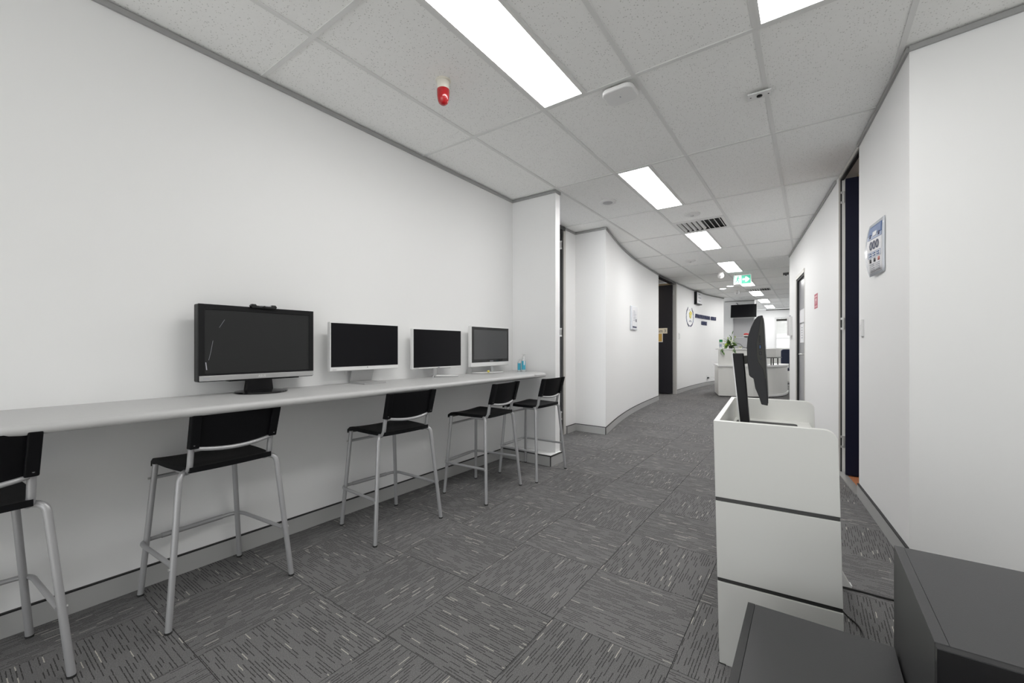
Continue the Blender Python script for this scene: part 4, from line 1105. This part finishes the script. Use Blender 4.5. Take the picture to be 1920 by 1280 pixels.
# items on the desk
DZ = 1.062
t = empty('spray_can', (-1.632, 10.37, DZ), 0, 'white spray can with green cap on desk left end', 'spray can')
MB().lathe([(.036, 0), (.038, .005), (.038, .135), (.03, .15)], seg=18).build('body', 'white_plastic', t, True)
MB().lathe([(.034, .145), (.034, .195), (.028, .20)], seg=18).build('cap', 'cap_green', t, True)
MB().box((-.02, -.0395, .04), (.02, -.037, .10)).build('label', 'ink_pale', t)
def leaf_mesh(l, w, m_):
    mb = MB(); n = 5; vs = []
    for i in range(n + 1):
        a = i / n; ww = w * math.sin(pi * (a * .92 + .06)); z = -.25 * l * a * a
        vs += [(a * l, -ww, z + .15 * ww), (a * l, 0, z), (a * l, ww, z + .15 * ww)]
    fs = []
    for i in range(n):
        for q in (0, 1): fs.append((i * 3 + q, i * 3 + q + 1, i * 3 + 4 + q, i * 3 + 3 + q))
    return mb.add(vs, fs).mesh('leaf', m_, True)
lm = [leaf_mesh(.13, .030, 'leaf_green'), leaf_mesh(.10, .028, 'leaf_dark'), leaf_mesh(.09, .03, 'leaf_lime')]
t = empty('potted_plant', (-1.445, 10.455, DZ), 0, 'trailing green potted plant on reception desk', 'plant')
MB().lathe([(.035, 0), (.05, .06), (.052, .065), (.046, .065), (.04, .05)], seg=18).build('pot', 'pot_dark', t, True)
rr = random.Random(9)
for i in range(34):
    a = rr.uniform(0, 2 * pi); h = rr.uniform(.05, .17); r = rr.uniform(.0, .09)
    o = share('leaf', lm[(0, 0, 1, 2, 0)[i % 5]], t, (r * math.cos(a) + rr.uniform(-.03, .03), r * math.sin(a) - .02, h)); o.rotation_euler = (rr.uniform(-.5, .5), rr.uniform(-.9, .7), a)
for i in range(7):
    dx = rr.uniform(-.07, .07); top = Vector((dx * 1.2 + .01, rr.uniform(-.03, .03), rr.uniform(.22, .36)))
    MB().tube([(dx * .2, 0, .05), (dx * .6, 0, .16), top], [.004, .0035, .002], 6).build('stem', 'stem_green', t, True)
    o = share('leaf', lm[2] if i % 2 else lm[0], t, top - Vector((0, 0, .04))); o.rotation_euler = (0, -1.2, rr.uniform(0, 6.3)); o.scale = (.7, .35, .7)
for dx in (-.12, .10):
    MB().tube([(dx * .3, -.03, .06), (dx, -.19, .01), (dx * 1.2, -.21, -.09)], .003, 6).build('trailing_stem', 'stem_green', t, True)
    for q in range(3):
        o = share('leaf', lm[q % 2], t, (dx * 1.1, -.205, .0 - q * .035)); o.rotation_euler = (0, .8, -pi / 2 + (q - 1) * .9); o.scale = (.7, .7, .7)
t = empty('succulent', (-1.26, 10.48, DZ), 0, 'small lime green plant clump beside trailing plant', 'plant')
MB().lathe([(.03, 0), (.035, .025), (.03, .03)], seg=14).build('saucer', 'cream_plastic', t, True)
for i in range(9):
    o = share('leaf', lm[2], t, (0, 0, .025)); o.rotation_euler = (0, -.5, i * .7); o.scale = (.7, .8, .8)
t = empty('flower_stand', (-1.115, 10.60, DZ), 0, 'red and white flower on thin stem on reception desk', 'flower'); t.scale = (.9, .9, .88)
MB().lathe([(.055, 0), (.055, .012), (.02, .02)], seg=18).build('base', 'pot_dark', t, True)
MB().tube([(0, 0, .01), (.03, 0, .10), (.0, 0, .20), (-.035, 0, .28)], .004, 8).build('stem', 'stem_green', t, True)
MB().lathe([(.012, .0), (.05, .012), (.058, .03), (.05, .034)], (-.045, 0, .275), 18).build('calyx', 'ink_dark', t, True)
MB().lathe([(.045, .0), (.06, .025), (.055, .04)], (-.045, 0, .302), 18).build('white_petals', 'white_plastic', t, True)
MB().lathe([(.05, 0), (.062, .02), (.05, .045), (.02, .055)], (-.045, 0, .335), 18).build('red_petals', 'petal_red', t, True)
for i in range(10):
    o = share('leaf', lm[0], t, (rr.uniform(-.05, .22), rr.uniform(-.02, .02), rr.uniform(.08, .25))); o.rotation_euler = (0, rr.uniform(-.5, .4), rr.uniform(-.7, .7)); o.scale = (.7, .6, .7)
o = MB().tube(rounded([(-1.34, 10.55, DZ + .10), (-1.28, 10.55, DZ + .11), (-1.20, 10.53, DZ + .02), (-1.06, 10.54, DZ + .006)], .05), .005, 8).build('desk_cable', 'cable_black', None, True)
tag(o, 'thin black cable arching over the reception desk top', 'cable')
o = MB().box((-1.24, 10.55, DZ + .0005), (-1.19, 10.62, DZ + .014)).build('desk_tray', 'ink_grey', None, False, .002); tag(o, 'small grey flat tray on reception desk top', 'tray')

# behind the desk: white cabinet, teal chair, navy chairs glimpsed at the right
t = empty('storage_cabinet', (-.72, 15.8, 0), 0, 'white low storage cabinet seen behind the reception desk', 'cabinet')
MB().box((-.5, 0, 0), (.22, .45, 1.06)).build('body', 'kiosk_white', t, False, .002)
MB().box((-.49, -.016, .05), (-.145, -.001, 1.04)).build('door', 'kiosk_white', t, False, .002)
MB().box((-.135, -.016, .05), (.21, -.001, 1.04)).build('door', 'kiosk_white', t, False, .002)
def office_chair(x, y, rz, label, m_):
    t = empty('office_chair', (x, y, 0), rz, label, 'chair')
    MB().prism(rrect(.48, .46, .06, 5, .44), (0, 0, .07)).build('seat', m_, t, False, .015)
    MB().prism([(p[0], .2, p[1] + .80) for p in rrect(.44, .46, .07)], (0, .06, 0)).build('backrest', m_, t, False, .012)
    MB().tube([(0, 0, .06), (0, 0, .44)], .028, 10).build('gas_post', 'alu_dark', t)
    MB().box((-.03, .20, .47), (.03, .24, .62)).build('back_bar', 'alu_dark', t)
    for i in range(5):
        a = i * 2 * pi / 5; MB().tube([(0, 0, .09), (.28 * math.cos(a), .28 * math.sin(a), .065)], [.022, .014], 8).build('base_arm', 'alu_dark', t)
        MB().lathe([(.028, -.012), (.028, .012)], (.28 * math.cos(a), .28 * math.sin(a), .029), 12, 'x').build('caster', 'rubber', t)
office_chair(-.40, 14.0, .3, 'navy office chair glimpsed right of the reception desk', 'chair_navy')
office_chair(-.42, 16.8, pi, 'teal backed chair glimpsed far behind the reception desk', 'teal')

print('carpet tiles', ntile, 'objects', len(bpy.data.objects))
